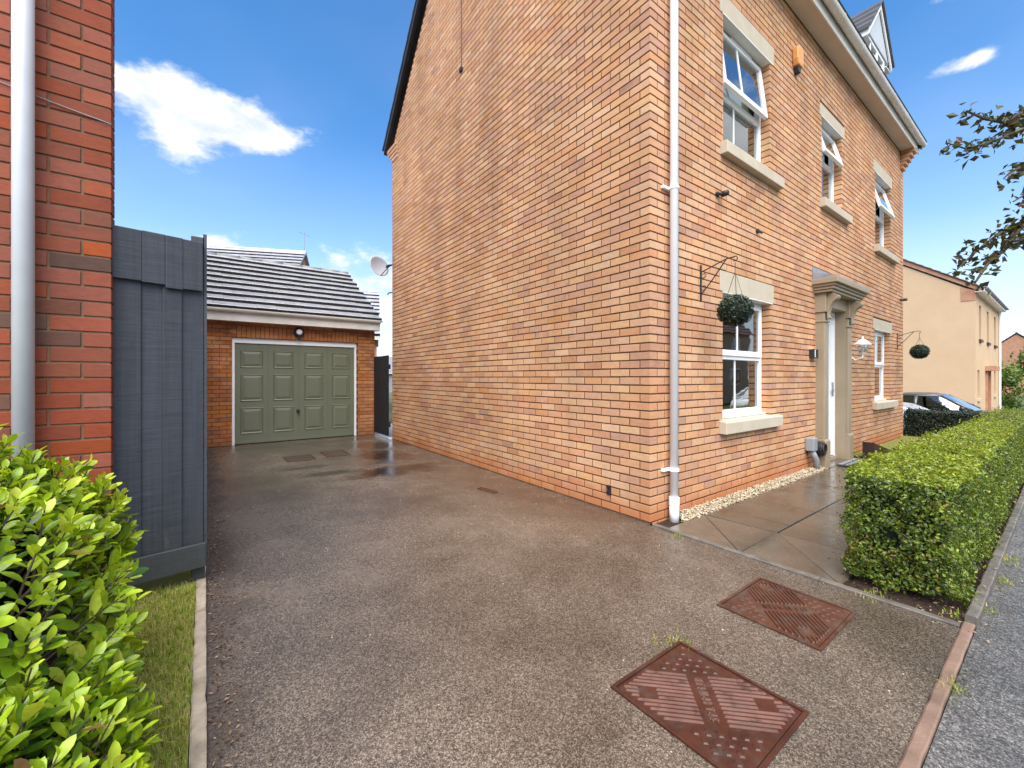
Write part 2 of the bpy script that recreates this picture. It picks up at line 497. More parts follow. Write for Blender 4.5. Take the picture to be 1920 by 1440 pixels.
def slab_mat():
    m, t, b, out = base_mat('wet_paving')
    g = t.n('ShaderNodeNewGeometry'); p = g.outputs['Position']
    oi = t.n('ShaderNodeObjectInfo')
    n = t.noise(p, 2.2, 5, 0.6); n2 = t.noise(p, 120, 3, 0.6)
    c = t.ramp(n, [(0.3, (0.072, 0.057, 0.041)), (0.7, (0.125, 0.10, 0.073))])
    c = t.mix(1.0, c, t.ramp(n2, [(0.3, 0.8), (0.7, 1.15)]), 'MULTIPLY')
    c = t.mix(1.0, c, t.ramp(oi.outputs['Random'], [(0, 0.85), (1, 1.12)]), 'MULTIPLY')
    t.l(c, b.inputs['Base Color'])
    t.l(t.ramp(n, [(0.35, 0.06), (0.6, 0.28)]), b.inputs['Roughness'])
    t.l(t.bump(t.noise(p, 14, 4), 0.12, 0.004), b.inputs['Normal'])
    return m
M['slab'] = slab_mat()
M['kerb'] = noise_mat('concrete_kerb', (0.22, 0.18, 0.135), (0.46, 0.385, 0.29), 9, 0.95, 0.5, 130, 0.004, 0.4, coords='World', detail=7)
M['kerb_wet'] = noise_mat('wet_concrete_kerb', (0.065, 0.055, 0.046), (0.17, 0.15, 0.125), 8, 0.45, 0.5, 130, 0.004, 0.5, coords='World', detail=7)
M['kerb_pink'] = noise_mat('pink_kerb', (0.12, 0.075, 0.052), (0.235, 0.15, 0.105), 7, 0.6, 0.4, 130, 0.004, 0.5, coords='World', detail=6)
M['soil'] = noise_mat('soil', (0.018, 0.011, 0.008), (0.055, 0.035, 0.024), 40, 0.95, 1.0, 60, 0.02, 0.2, coords='World')
M['lawn'] = noise_mat('lawn_soil', (0.15, 0.19, 0.035), (0.24, 0.20, 0.08), 9, 0.95, 0.6, 70, 0.01, 0.2, coords='World')
M['ground'] = noise_mat('ground_green', (0.05, 0.07, 0.025), (0.09, 0.10, 0.045), 0.6, 0.95, coords='World')

def fence_mat():
    m, t, b, out = base_mat('grey_fence_paint')
    g = t.n('ShaderNodeNewGeometry'); p = g.outputs['Position']
    oi = t.n('ShaderNodeObjectInfo')
    gr = t.noise(t.vmath('MULTIPLY', p, (6, 6, 90)), 1.0, 4, 0.6)     # sawn marks run across the boards
    gv = t.noise(t.vmath('MULTIPLY', p, (70, 70, 2.0)), 1.0, 3, 0.5)
    f = t.math('ADD', t.math('MULTIPLY', gr, 0.6), t.math('MULTIPLY', gv, 0.4))
    c = t.ramp(f, [(0.3, (0.018, 0.021, 0.028)), (0.7, (0.044, 0.049, 0.061))])
    c = t.mix(1.0, c, t.ramp(oi.outputs['Random'], [(0, 0.85), (1, 1.15)]), 'MULTIPLY')
    kn = t.n('ShaderNodeTexVoronoi', feature='F1'); t.l(t.vmath('MULTIPLY', p, (9, 9, 3.5)), kn.inputs['Vector']); kn.inputs['Scale'].default_value = 1.0
    k = t.math('SUBTRACT', 1.0, t.sstep(kn.outputs['Distance'], 0.04, 0.10))
    c = t.mix(t.math('MULTIPLY', k, 0.6), c, (0.018, 0.02, 0.026, 1))
    sepf = t.n('ShaderNodeSeparateXYZ'); t.l(p, sepf.inputs[0])
    alg = t.math('MULTIPLY', t.math('SUBTRACT', 1.0, t.sstep(t.math('ADD', sepf.outputs[2], t.math('MULTIPLY', t.noise(p, 5, 5, 0.7), 0.5)), 0.35, 0.75)), 0.55)
    c = t.mix(alg, c, (0.05, 0.055, 0.04, 1))
    wear = t.sstep(t.noise(t.vmath('MULTIPLY', p, (14, 14, 3)), 1.0, 6, 0.7), 0.62, 0.74)
    c = t.mix(t.math('MULTIPLY', wear, 0.35), c, (0.12, 0.125, 0.135, 1))
    t.l(c, b.inputs['Base Color'])
    t.l(t.math('MULTIPLY_ADD', gr, 0.3, 0.42), b.inputs['Roughness'])
    t.l(t.bump(f, 0.5, 0.004), b.inputs['Normal'])
    return m
M['fence'] = fence_mat()
M['gate'] = noise_mat('black_gate_paint', (0.004, 0.0045, 0.007), (0.008, 0.009, 0.013), 9, 0.75, 0.2, 60, 0.003, coords='World')

def leaf_mat(name, stops, rough=0.35, transl=0.35, spec=0.5):
    m = bpy.data.materials.new(name); m.use_nodes = True; m.node_tree.nodes.clear()
    t = NT(m.node_tree)
    out = t.n('ShaderNodeOutputMaterial'); b = t.n('ShaderNodeBsdfPrincipled')
    at = t.n('ShaderNodeAttribute', attribute_name='rnd')
    oi = t.n('ShaderNodeObjectInfo')
    g = t.n('ShaderNodeNewGeometry')
    hasattr_ = t.math('GREATER_THAN', at.outputs['Fac'], 0.0001)
    ranv = t.math('ADD', t.math('MULTIPLY', at.outputs['Fac'], hasattr_), t.math('MULTIPLY', oi.outputs['Random'], t.math('SUBTRACT', 1.0, hasattr_)))
    c = t.ramp(ranv, stops)
    n = t.noise(g.outputs['Position'], 40, 2)
    c = t.mix(1.0, c, t.ramp(n, [(0.3, 0.8), (0.7, 1.2)]), 'MULTIPLY')
    t.l(c, b.inputs['Base Color'])
    b.inputs['Roughness'].default_value = rough
    b.inputs['Specular IOR Level'].default_value = spec
    tl = t.n('ShaderNodeBsdfTranslucent'); t.l(t.mix(1.0, c, (1.25, 1.15, 0.5, 1), 'MULTIPLY'), tl.inputs[0])
    mx = t.n('ShaderNodeMixShader'); mx.inputs[0].default_value = transl
    t.l(b.outputs[0], mx.inputs[1]); t.l(tl.outputs[0], mx.inputs[2]); t.l(mx.outputs[0], out.inputs[0])
    return m
M['bush'] = leaf_mat('bright_leaf', [(0.0, (0.035, 0.09, 0.008)), (0.2, (0.12, 0.235, 0.010)), (0.5, (0.275, 0.41, 0.014)), (0.86, (0.43, 0.55, 0.03)), (0.975, (0.52, 0.56, 0.07)), (0.99, (0.30, 0.16, 0.06)), (1.0, (0.22, 0.12, 0.06))], 0.3, 0.35)
M['hedge'] = leaf_mat('box_hedge_leaf', [(0.0, (0.025, 0.048, 0.010)), (0.4, (0.085, 0.13, 0.016)), (0.72, (0.175, 0.25, 0.018)), (0.92, (0.275, 0.325, 0.025)), (0.97, (0.30, 0.20, 0.04)), (1.0, (0.26, 0.12, 0.045))], 0.3, 0.3)
M['hedge_dark'] = leaf_mat('dark_hedge_leaf', [(0.0, (0.010, 0.018, 0.010)), (0.7, (0.022, 0.036, 0.016)), (1.0, (0.05, 0.06, 0.03))], 0.5, 0.1)
M['ball'] = leaf_mat('topiary_leaf', [(0.0, (0.005, 0.012, 0.005)), (0.6, (0.012, 0.028, 0.010)), (0.9, (0.03, 0.055, 0.022)), (1.0, (0.07, 0.09, 0.04))], 0.4, 0.1)
M['tree'] = leaf_mat('tree_leaf', [(0.0, (0.02, 0.03, 0.012)), (0.6, (0.04, 0.055, 0.018)), (0.9, (0.075, 0.075, 0.022)), (1.0, (0.10, 0.04, 0.022))], 0.45, 0.25)
M['far_tree'] = leaf_mat('far_tree_leaf', [(0.0, (0.05, 0.09, 0.015)), (0.6, (0.12, 0.19, 0.025)), (1.0, (0.19, 0.25, 0.04))], 0.5, 0.3)
M['far_shrub'] = leaf_mat('far_shrub_leaf', [(0.0, (0.06, 0.08, 0.02)), (0.5, (0.12, 0.12, 0.03)), (1.0, (0.22, 0.09, 0.04))], 0.5, 0.2)
M['grass'] = leaf_mat('grass_blade', [(0.0, (0.13, 0.19, 0.012)), (0.5, (0.25, 0.33, 0.02)), (0.8, (0.40, 0.36, 0.09)), (1.0, (0.50, 0.40, 0.18))], 0.6, 0.3)
M['litter'] = leaf_mat('dead_leaf', [(0.0, (0.035, 0.02, 0.012)), (0.5, (0.13, 0.07, 0.04)), (1.0, (0.32, 0.22, 0.14))], 0.7, 0.1)
M['bark'] = noise_mat('bark', (0.05, 0.035, 0.025), (0.11, 0.085, 0.065), 12, 0.9, 0.8, 40, 0.01, 0.2)
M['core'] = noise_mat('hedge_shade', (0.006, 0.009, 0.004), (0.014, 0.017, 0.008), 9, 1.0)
M['gravel'] = leaf_mat('cream_gravel', [(0.0, (0.18, 0.13, 0.08)), (0.4, (0.42, 0.34, 0.22)), (0.8, (0.56, 0.49, 0.35)), (1.0, (0.30, 0.26, 0.2))], 0.6, 0.0, 0.4)
M['render'] = noise_mat('cream_render', (0.53, 0.37, 0.225), (0.57, 0.41, 0.255), 1.2, 0.9, 0.2, 90, 0.003, 0.2, coords='World')
M['sage'] = noise_mat('sage_paint', (0.125, 0.135, 0.088), (0.145, 0.155, 0.10), 1.6, 0.42, 0.05, 20, 0.002, 0.5, coords='World')
def iron_mat(name, c1, c2, rough, grime):
    m, t, b, out = base_mat(name)
    p = t.n('ShaderNodeNewGeometry').outputs['Position']
    n = t.noise(p, 7, 6, 0.65)
    c = t.mix(t.ramp(n, [(0.3, 0), (0.7, 1)]), c4(c1), c4(c2))
    g1 = t.sstep(t.noise(p, 11, 7, 0.7), 0.46, 0.70)
    c = t.mix(t.math('MULTIPLY', g1, grime), c, (0.085, 0.068, 0.05, 1))
    g2 = t.sstep(t.noise(t.vmath('ADD', p, (3, 5, 1)), 19, 6, 0.7), 0.52, 0.68)
    c = t.mix(t.math('MULTIPLY', g2, 0.6), c, (0.025, 0.015, 0.011, 1))
    t.l(c, b.inputs['Base Color'])
    t.l(t.math('MULTIPLY_ADD', g1, 0.35, rough), b.inputs['Roughness'])
    b.inputs['Specular IOR Level'].default_value = 0.35
    t.l(t.bump(t.noise(p, 150, 4), 0.3, 0.002), b.inputs['Normal'])
    return m
M['iron'] = iron_mat('red_brown_iron', (0.036, 0.0115, 0.007), (0.075, 0.024, 0.013), 0.30, 0.35)
M['iron_dry'] = iron_mat('brown_iron', (0.05, 0.018, 0.010), (0.095, 0.036, 0.019), 0.42, 0.5)
M['iron_dull'] = iron_mat('dull_iron', (0.05, 0.03, 0.021), (0.085, 0.05, 0.035), 0.35, 0.6)
M['iron_worn'] = iron_mat('worn_iron', (0.10, 0.045, 0.033), (0.19, 0.10, 0.077), 0.40, 0.4)
M['mat'] = noise_mat('rubber_mat', (0.012, 0.013, 0.015), (0.05, 0.052, 0.056), 30, 0.5, 0.6, 90, 0.006, coords='World')
M['wood_dark'] = noise_mat('dark_stained_wood', (0.020, 0.009, 0.007), (0.04, 0.018, 0.013), 6, 0.5, 0.2, 40, 0.003)
M['wetroof'] = noise_mat('wet_grey_tile', (0.30, 0.30, 0.31), (0.47, 0.47, 0.485), 5, 0.24, 0.35, 45, 0.004, 0.9, coords='World', rv=0.12)
M['ridge_grey'] = noise_mat('grey_ridge', (0.16, 0.16, 0.15), (0.25, 0.25, 0.24), 6, 0.6, 0.3, 50, 0.004, coords='World')
M['shade_edge'] = noise_mat('shaded_tile_edge', (0.018, 0.018, 0.016), (0.035, 0.034, 0.03), 20, 0.9, coords='World')  # shade of the gaps under the tiles, painted as a near-black colour
M['grey_plastic'] = noise_mat('grey_plastic', (0.22, 0.24, 0.26), (0.28, 0.30, 0.32), 6, 0.4)
M['clear'] = glass_mat('lamp_glass', (0.9, 0.92, 0.93), 1.0, 0.12)
M['orange'] = noise_mat('orange_plastic', (0.62, 0.27, 0.07), (0.70, 0.34, 0.11), 5, 0.4)
M['red_roof'] = noise_mat('brown_red_tile', (0.16, 0.09, 0.07), (0.25, 0.15, 0.12), 3, 0.7, 0.3, 30, 0.01, coords='World')
M['carpaint'] = noise_mat('dark_grey_car_paint', (0.10, 0.095, 0.092), (0.13, 0.125, 0.12), 1, 0.28, 0, spec=0.6, metal=0.4)
M['silver'] = noise_mat('silver_car_paint', (0.45, 0.46, 0.48), (0.52, 0.53, 0.55), 1, 0.25, 0, spec=0.7, metal=0.5)
M['carglass'] = glass_mat('car_glass', (0.25, 0.30, 0.29), 1.6, 0.10)
M['darkpane'] = noise_mat('dark_pane', (0.05, 0.04, 0.035), (0.09, 0.075, 0.065), 1, 0.12, 0, spec=0.4)
M['tyre'] = noise_mat('tyre', (0.01, 0.01, 0.01), (0.02, 0.02, 0.02), 9, 0.8)
M['farbrick'] = noise_mat('far_brick', (0.36, 0.17, 0.10), (0.46, 0.25, 0.15), 3, 0.9, coords='World')
M['frosted'] = noise_mat('dish_grey', (0.42, 0.42, 0.45), (0.50, 0.50, 0.53), 2, 0.5)

# ------------------------------------------------------------------ ground, drive, road
def gz(x):
    if x < 9.6: return 0.0
    if x > 16: return -0.65
    s = (x - 9.6) / 6.4
    return -0.65 * s * s * (3 - 2 * s)
def strip_sheet(x0, x1, y0, y1, dz):
    xs = [x0] + [x for x in (9.6, 10.5, 11.5, 12.5, 13.5, 14.5, 15.5, 16.0) if x0 < x < x1] + [x1]
    mb = MB()
    for a, b in zip(xs[:-1], xs[1:]):
        mb.add([(a, y0, gz(a) + dz), (b, y0, gz(b) + dz), (b, y1, gz(b) + dz), (a, y1, gz(a) + dz)], [(0, 1, 2, 3)])
    bm_me = mb.mesh('sheet')
    bm = bmesh.new(); bm.from_mesh(bm_me); bmesh.ops.remove_doubles(bm, verts=bm.verts, dist=1e-5)
    for f in bm.faces:
        if f.normal.z < 0: f.normal_flip()
    bm.to_mesh(bm_me); bm.free()
    return bm_me
struct('ground', strip_sheet(-400, 400, -400, 400, -0.09), M['ground'])
struct('road', strip_sheet(-60, 120, -9.0, -1.9, -0.006), M['road'])
struct('driveway', MB().box(-3.115, -0.035, -1.852, 0.0, -0.05, 0.0).box(-3.115, 0.03, 0.0, 7.35, -0.05, 0.0), M['drive'])
struct('neighbouring_driveway', strip_sheet(10.6, 23.3, -1.9, 9.0, 0.0), M['road'])
struct('lawn', MB().box(-12, -3.166, -1.86, 0.85, -0.06, 0.028).box(-3.52, -3.166, 0.8501, 2.0, -0.06, 0.028), M['lawn'])
struct('planting_bed', MB().box(0.02, 9.6, -1.855, -1.37, -0.06, -0.004), M['soil'])
struct('garden_soil', MB().box(5.45, 9.6, -1.3699, -0.0, -0.06, -0.003), M['lawn'])
struct('paving_bed', MB().box(0.02, 5.45, -1.3699, 0.0, -0.06, -0.016), M['soil'])

# kerbs
def kerb(name, label_struct, pieces, mat, bevel=0.006):
    root = bpy.data.objects.new(name, None); COL.objects.link(root); root['kind'] = 'structure'
    for (x0, x1, y0, y1, z0, z1) in pieces:
        mb = MB()
        # slightly chipped block
        nx = max(2, int(max(x1 - x0, y1 - y0) / 0.06))
        along_x = (x1 - x0) > (y1 - y0)
        rows = []
        for i in range(nx + 1):
            s = i / nx
            ch = [random.uniform(-0.0025, 0.0025) - (random.random() < 0.18) * random.uniform(0, 0.004) for _ in range(4)]
            if along_x:
                x = x0 + (x1 - x0) * s
                rows.append([(x, y0, z0), (x, y0 - min(ch[0], 0) * 1.0, z1 - 0.004), (x, y0 + 0.006 - min(ch[0], 0), z1 + ch[1] * 0.3), (x, y1 - 0.006 + min(ch[2], 0), z1 + ch[3] * 0.3), (x, y1 + min(ch[2], 0), z1 - 0.004), (x, y1, z0)])
            else:
                y = y0 + (y1 - y0) * s
                rows.append([(x0, y, z0), (x0 - min(ch[0], 0), y, z1 - 0.004), (x0 + 0.006 - min(ch[0], 0), y, z1 + ch[1] * 0.3), (x1 - 0.006 + min(ch[2], 0), y, z1 + ch[3] * 0.3), (x1 + min(ch[2], 0), y, z1 - 0.004), (x1, y, z0)])
        vs = [p for r_ in rows for p in r_]
        fs = []
        for i in range(nx):
            for k in range(5):
                fs.append((i * 6 + k, i * 6 + k + 1, (i + 1) * 6 + k + 1, (i + 1) * 6 + k))
        fs.append(tuple(range(6))); fs.append(tuple(range(nx * 6, nx * 6 + 6)))
        mb.add(vs, fs)
        mb.build('kerb_stone', mat, root)
    return root
ps = []
y = -3.1
while y < 7.0:
    ps.append((-3.165, -3.116, y, min(y + 0.912, 7.05), -0.05, 0.035 + random.uniform(-0.004, 0.004))); y += 0.916
kerb('lawn_kerb', '', ps, M['kerb'])
ps = []
x = -0.642 - 0.915 * 3
while x < 0.0:
    ps.append((x + 0.003, min(x + 0.913, 0.06), -1.897, -1.853, -0.05, 0.008 + random.uniform(-0.002, 0.002))); x += 0.915
kerb('dropped_kerb', '', ps, M['kerb_pink'])
ps = []
x = 0.064
while x < 9.5:
    ps.append((x, x + 0.911, -1.905, -1.857, -0.05, 0.045 + random.uniform(-0.004, 0.004))); x += 0.915
kerb('hedge_kerb', '', ps, M['kerb_wet'])
ps = []
y = -1.85
while y < -0.15:
    ps.append((-0.033, 0.017, y + 0.002, min(y + 0.60, -0.005), -0.05, 0.012 + random.uniform(-0.002, 0.002))); y += 0.602
kerb('path_edging', '', ps, M['kerb_wet'])

# paving slabs
path = bpy.data.objects.new('garden_path', None); COL.objects.link(path); path['kind'] = 'structure'
def slab(poly, z=0.0, j=0.005):
    pts = [Vector((p[0], p[1], 0)) for p in poly]
    c = sum(pts, Vector()) / len(pts)
    pts = [p + (c - p).normalized() * j * 1.4 for p in pts]
    h = [random.uniform(-0.0035, 0.0035) for _ in pts]
    zz = random.uniform(-0.002, 0.002)
    n = len(pts)
    tilt = (random.uniform(-0.006, 0.006), random.uniform(-0.006, 0.006))
    vs = [(p.x, p.y, -0.05) for p in pts]
    vs += [(p.x, p.y, z + zz - 0.004 + tilt[0] * (p.x - c.x) + tilt[1] * (p.y - c.y)) for p in pts]
    ins = [p + (c - p).normalized() * 0.006 for p in pts]
    vs += [(p.x, p.y, z + zz + tilt[0] * (p.x - c.x) + tilt[1] * (p.y - c.y)) for p in ins]
    fs = [tuple(range(n))[::-1], tuple(range(2 * n, 3 * n))]
    for i in range(n):
        k = (i + 1) % n
        fs.append((i, k, n + k, n + i)); fs.append((n + i, n + k, 2 * n + k, 2 * n + i))
    MB().add(vs, fs).build('paving_slab', M['slab'], path)
ya, yb, yc = -0.15, -0.745, -1.345
slab([(0.02, ya), (0.61, ya), (0.02, yb)])
slab([(0.61, ya), (0.66, yb), (0.02, yb)])
slab([(0.02, yb), (0.66, yb), (0.02, yc)])
slab([(0.66, yb), (0.68, yc), (0.02, yc)])
xs1 = [0.63, 0.925, 1.54, 2.15, 2.76, 3.37, 3.98, 4.60, 5.2]
for a, b in zip(xs1[:-1], xs1[1:]):
    slab([(a, ya), (b, ya), (b, yb), (a + (0.03 if a < 0.7 else 0), yb)])
    slab([(a + (0.03 if a < 0.7 else 0), yb), (b, yb), (b, yc), (a + (0.05 if a < 0.7 else 0), yc)])
slab([(3.98, 0.06), (4.98, 0.06), (4.98, -0.15), (3.98, -0.15)])

# ------------------------------------------------------------------ bricks
def brick_template(w, h, t, ch=0.0016):
    a, b = w / 2, h / 2
    v = [(-a + ch, 0, -b + ch), (a - ch, 0, -b + ch), (a - ch, 0, b - ch), (-a + ch, 0, b - ch),
         (-a, ch, -b), (a, ch, -b), (a, ch, b), (-a, ch, b),
         (-a, t, -b), (a, t, -b), (a, t, b), (-a, t, b)]
    f = [(0, 1, 2, 3)]
    for o in (0, 4):
        for i in range(4):
            k = (i + 1) % 4
            f.append((o + i, o + 4 + i, o + 4 + k, o + k))
    return np.array(v), np.array(f)

def corner_template(wx, wy, h, ch=0.0018):
    """solid block whose outer faces are x=0 and y=0 (centre origin handled by caller)"""
    bm = bmesh.new()
    bmesh.ops.create_cube(bm, size=1.0, matrix=Matrix.Translation((wx / 2, wy / 2, 0)) @ Matrix.Diagonal((wx, wy, h, 1)))
    bmesh.ops.bevel(bm, geom=list(bm.edges), offset=ch, segments=1, affect='EDGES')
    me = bpy.data.meshes.new('brick'); bm.to_mesh(me); bm.free()
    return me

_bm_cache = {}
def brick_mesh(w, h, t, mat):
    key = (round(w, 4), round(h, 4), round(t, 4), mat.name)
    if key not in _bm_cache:
        v, f = brick_template(*key[:3])
        me = bpy.data.meshes.new('brick'); me.from_pydata(v.tolist(), [], f.tolist()); me.materials.append(mat)
        _bm_cache[key] = me
    return _bm_cache[key]

class Bricks:
    """gathers bricks of one thing; the ones that show largest become objects, the rest one mesh"""
    def __init__(self): self.items = []
    def add(self, centre, w, h, t, rotz=0.0):
        c, s = math.cos(rotz), math.sin(rotz)
        e = np.array([c, s, 0.0]) * w / 2; u = np.array([0, 0, h / 2.0]); p = np.array(centre, float)
        area = quad_area([p - e - u, p + e - u, p + e + u, p - e + u])
        self.items.append((area, tuple(centre), w, h, t, rotz, None))
    def add_corner(self, z, wx, wy, h, me, area_pts):
        area = quad_area(area_pts)
        self.items.append((area, (0, 0, z), wx, h, wy, 0.0, me))
    def build(self, parent, mat, limit=300, minarea=12.0, stuff_name='brickwork'):
        it = sorted(self.items, key=lambda q: -q[0])
        k = 0
        VS, FS, off = [], [], 0
        for (area, c, w, h, t, rz, me) in it:
            jr = random.gauss(0, 0.003); jy = random.uniform(-0.0009, 0.0009)
            if me is not None and (k < limit and area > minarea):
                o = link('brick', me, mat, parent); o.location = c; k += 1; continue
            if me is not None:
                v = np.array([p.co[:] for p in me.vertices]) + np.array(c)
                fs = [list(p.vertices) for p in me.polygons]
                for q in fs:
                    if len(q) == 3: q.append(q[0])
                    # keep quads only: triangles get their first corner again
                fs = [q for q in fs if len(set(q)) == 4]
                VS.append(v); FS.append(np.array(fs) + off); off += len(v); continue
            nrm = (math.sin(rz), -math.cos(rz))
            cc = (c[0] + nrm[0] * jy, c[1] + nrm[1] * jy, c[2] + random.uniform(-0.0012, 0.0012))
            if k < limit and area > minarea:
                o = link('brick', brick_mesh(w, h, t, mat), None, parent)
                o.location = cc; o.rotation_euler = (random.gauss(0, 0.003), jr, rz + random.gauss(0, 0.002)); k += 1
            else:
                v, f = brick_template(w, h, t)
                cj, sj = math.cos(jr), math.sin(jr)
                v = np.stack([v[:, 0] * cj + v[:, 2] * sj, v[:, 1], -v[:, 0] * sj + v[:, 2] * cj], 1)
                cz, sz = math.cos(rz), math.sin(rz)
                v = np.stack([v[:, 0] * cz - v[:, 1] * sz, v[:, 0] * sz + v[:, 1] * cz, v[:, 2]], 1) + np.array(cc)
                VS.append(v); FS.append(f + off); off += len(v)
        if VS:
            np_mesh(stuff_name, np.concatenate(VS), np.concatenate(FS), mat, parent, 'stuff')

def row_intervals(u0, u1, z0, z1, openings):
    iv = [(u0, u1, False, False)]
    for (a, b, c, d) in openings:
        if d <= z0 + 0.01 or c >= z1 - 0.01: continue
        nv = []
        for (p, q, fl, fr) in iv:
            if b <= p or a >= q: nv.append((p, q, fl, fr)); continue
            if a > p: nv.append((p, a, fl, True))
            if b < q: nv.append((b, q, True, fr))
        iv = nv
    return iv

def backing(rects_u, rects_v, openings, fn, mb, t0, t1, grow=0.007):
    """wall core of boxes between openings; fn maps (u, t, z)"""
    (u0, u1), (z0, z1) = rects_u, rects_v
    op = [(a - grow, b + grow, c - grow, d + grow) for a, b, c, d in openings]
    us = sorted(set([u0, u1] + [x for o in op for x in o[:2] if u0 < x < u1]))
    zs = sorted(set([z0, z1] + [x for o in op for x in o[2:] if z0 < x < z1]))
    for a, b in zip(us[:-1], us[1:]):
        run = None
        for c, d in zip(zs[:-1], zs[1:]):
            cu, cz = (a + b) / 2, (c + d) / 2
            solid = not any(o[0] < cu < o[1] and o[2] < cz < o[3] for o in op)
            if solid:
                run = (run[0], d) if run else (c, d)
            if (not solid or d == zs[-1]) and run:
                mb.prism([(a, run[0]), (b, run[0]), (b, run[1]), (a, run[1])], t0, t1, lambda p, q, h: fn(p, h, q))
                run = None

# ------------------------------------------------------------------ the house
C75 = 0.075
def zc_(k): return 0.005 + C75 * k
house = thing('brick_house', 'large buff brick house with stone lintels and a tan door surround', 'house')
HW, HD, EAVE = 9.03, 6.20, 6.1
OPEN = dict(
    w1=(1.26, 2.42, zc_(11), zc_(29)), up1=(1.27, 2.40, zc_(50), zc_(68)), upm=(4.15, 5.03, zc_(52), zc_(68)),
    up2=(6.91, 8.00, zc_(50), zc_(68)), w2=(6.88, 7.97, zc_(11), zc_(29)), door=(4.02, 4.98, -0.2, zc_(33)))
LINT = dict(w1=(1.20, 2.505, zc_(29), zc_(32)), up1=(1.20, 2.515, zc_(68), zc_(71)), upm=(4.07, 5.16, zc_(68), zc_(70.5)), up2=(6.81, 8.10, zc_(68), zc_(71)), w2=(6.79, 8.10, zc_(29), zc_(31.7)))
SILL = dict(w1=(1.19, 2.60, zc_(9), zc_(11)), up1=(1.21, 2.64, zc_(48), zc_(50)), upm=(4.08, 5.30, zc_(50), zc_(52)), up2=(6.85, 8.36, zc_(48), zc_(50)), w2=(6.75, 8.25, zc_(9), zc_(11)))
front_open = list(OPEN.values()) + [LINT[k] for k in LINT] + [SILL[k] for k in SILL]
jamb_open = set()
B = Bricks()
PITCH = math.tan(R(47))
def gable_z(y):
    return min(EAVE + 0.02 + max(y, 0) * PITCH, EAVE - 0.05 + max(HD - y, 0) * PITCH)
rows = range(-1, 128)
for k in rows:
    z0, z1 = zc_(k), zc_(k + 1)
    zm = (z0 + z1) / 2; h = C75 - 0.0125
    odd = k % 2
    # corner block
    wx, wy = (0.1025, 0.215) if odd else (0.215, 0.1025)
    if z1 < EAVE + 0.01:
        key = ('corner', odd)
        if key not in _bm_cache:
            _bm_cache[key] = corner_template(wx, wy, h)
        B.add_corner(zm, wx, wy, h, _bm_cache[key], [(0, 0, z0), (wx, 0, z0), (wx, 0, z1), (0, 0, z1)])
    # front wall
    if z1 < EAVE + 0.01:
        start = wx + 0.01
        joint0 = 0.1075 if odd else 0.22
        for (a, b, fl, fr) in row_intervals(start, HW, z0, z1, front_open):
            j = math.floor((a - joint0) / 0.225)
            while True:
                p = joint0 + 0.225 * j; q = p + 0.225; j += 1
                if p >= b: break
                lo = max(p + 0.0055, a); hi = min(q - 0.0055, b)
                if fl and lo - a < 0.04: lo = a
                if fr and b - hi < 0.04: hi = b
                if hi - lo < 0.024: continue
                touch = (fl and lo <= a + 0.03) or (fr and hi >= b - 0.03)
                B.add(((lo + hi) / 2, 0, zm), hi - lo, h, 0.1025 if touch else 0.03)
    # side wall (gable)
    start = wy + 0.01
    joint0 = 0.22 if odd else 0.1075
    j = 0
    lo_lim, hi_lim = start, HD
    if z1 > EAVE:
        ys = [y_ for y_ in np.arange(0, HD, 0.01) if gable_z(y_) > z1 + 0.01]
        if not ys: continue
        lo_lim, hi_lim = max(min(ys), 0.0), max(ys)
        if z1 <= EAVE + 0.01: lo_lim = start
    while True:
        p = joint0 + 0.225 * j; q = p + 0.225; j += 1
        if p >= hi_lim: break
        lo = max(p + 0.0055, lo_lim); hi = min(q - 0.0055, hi_lim)
        if hi - lo < 0.022: continue
        B.add((0, (lo + hi) / 2, zm), hi - lo, h, 0.03, -math.pi / 2)
B.build(house, M['brick'], 300)
core = MB()
backing((0.0042, HW - 0.006), (-0.1, EAVE + 0.02), front_open, lambda u, t, z: (u, t, z), core, 0.0042, 0.16)
core.box(0.0042, 0.16, 0.16, HD - 0.006, -0.1, EAVE)
gp = [(0.0, EAVE), (HD - 0.006, EAVE - 0.05), (HD / 2 - 0.02, gable_z(HD / 2 - 0.02) + 0.02)]
core.prism(gp, 0.0042, 0.16, lambda p, q, h_: (h_, p, q))
core.box(HW - 0.2, HW, 0.161, HD - 0.006, -0.1, EAVE)
core.prism(gp, HW - 0.2, HW, lambda p, q, h_: (h_, p, q))
core.box(0.16, HW - 0.2, HD - 0.2, HD - 0.006, -0.1, EAVE)
core.build('wall', M['mortar'], house)
# far gable and rear show only brick colour at a glance
MB().box(HW + 0.0005, HW + 0.012, 0.0, HD, -0.1, EAVE).build('gable_brickwork', M['farbrick'], house)
MB().box(0.0, HW, HD - 0.004, HD + 0.006, -0.1, EAVE).build('rear_brickwork', M['farbrick'], house)
# rooms behind the glass
room = MB()
for (a, b, c, d) in [OPEN[k] for k in ('w1', 'up1', 'upm', 'up2', 'w2')]:
    x0, x1, y0, y1, z0, z1 = a - 0.7, b + 0.9, 0.165, 2.6, c - 0.75, d + 0.2
    vs = [(x0, y0, z0), (x1, y0, z0), (x1, y1, z0), (x0, y1, z0), (x0, y0, z1), (x1, y0, z1), (x1, y1, z1), (x0, y1, z1)]
    room.add(vs, [(0, 1, 2, 3), (4, 5, 6, 7), (2, 3, 7, 6), (0, 3, 7, 4), (1, 2, 6, 5)])
room.build('room', M['room'], house)

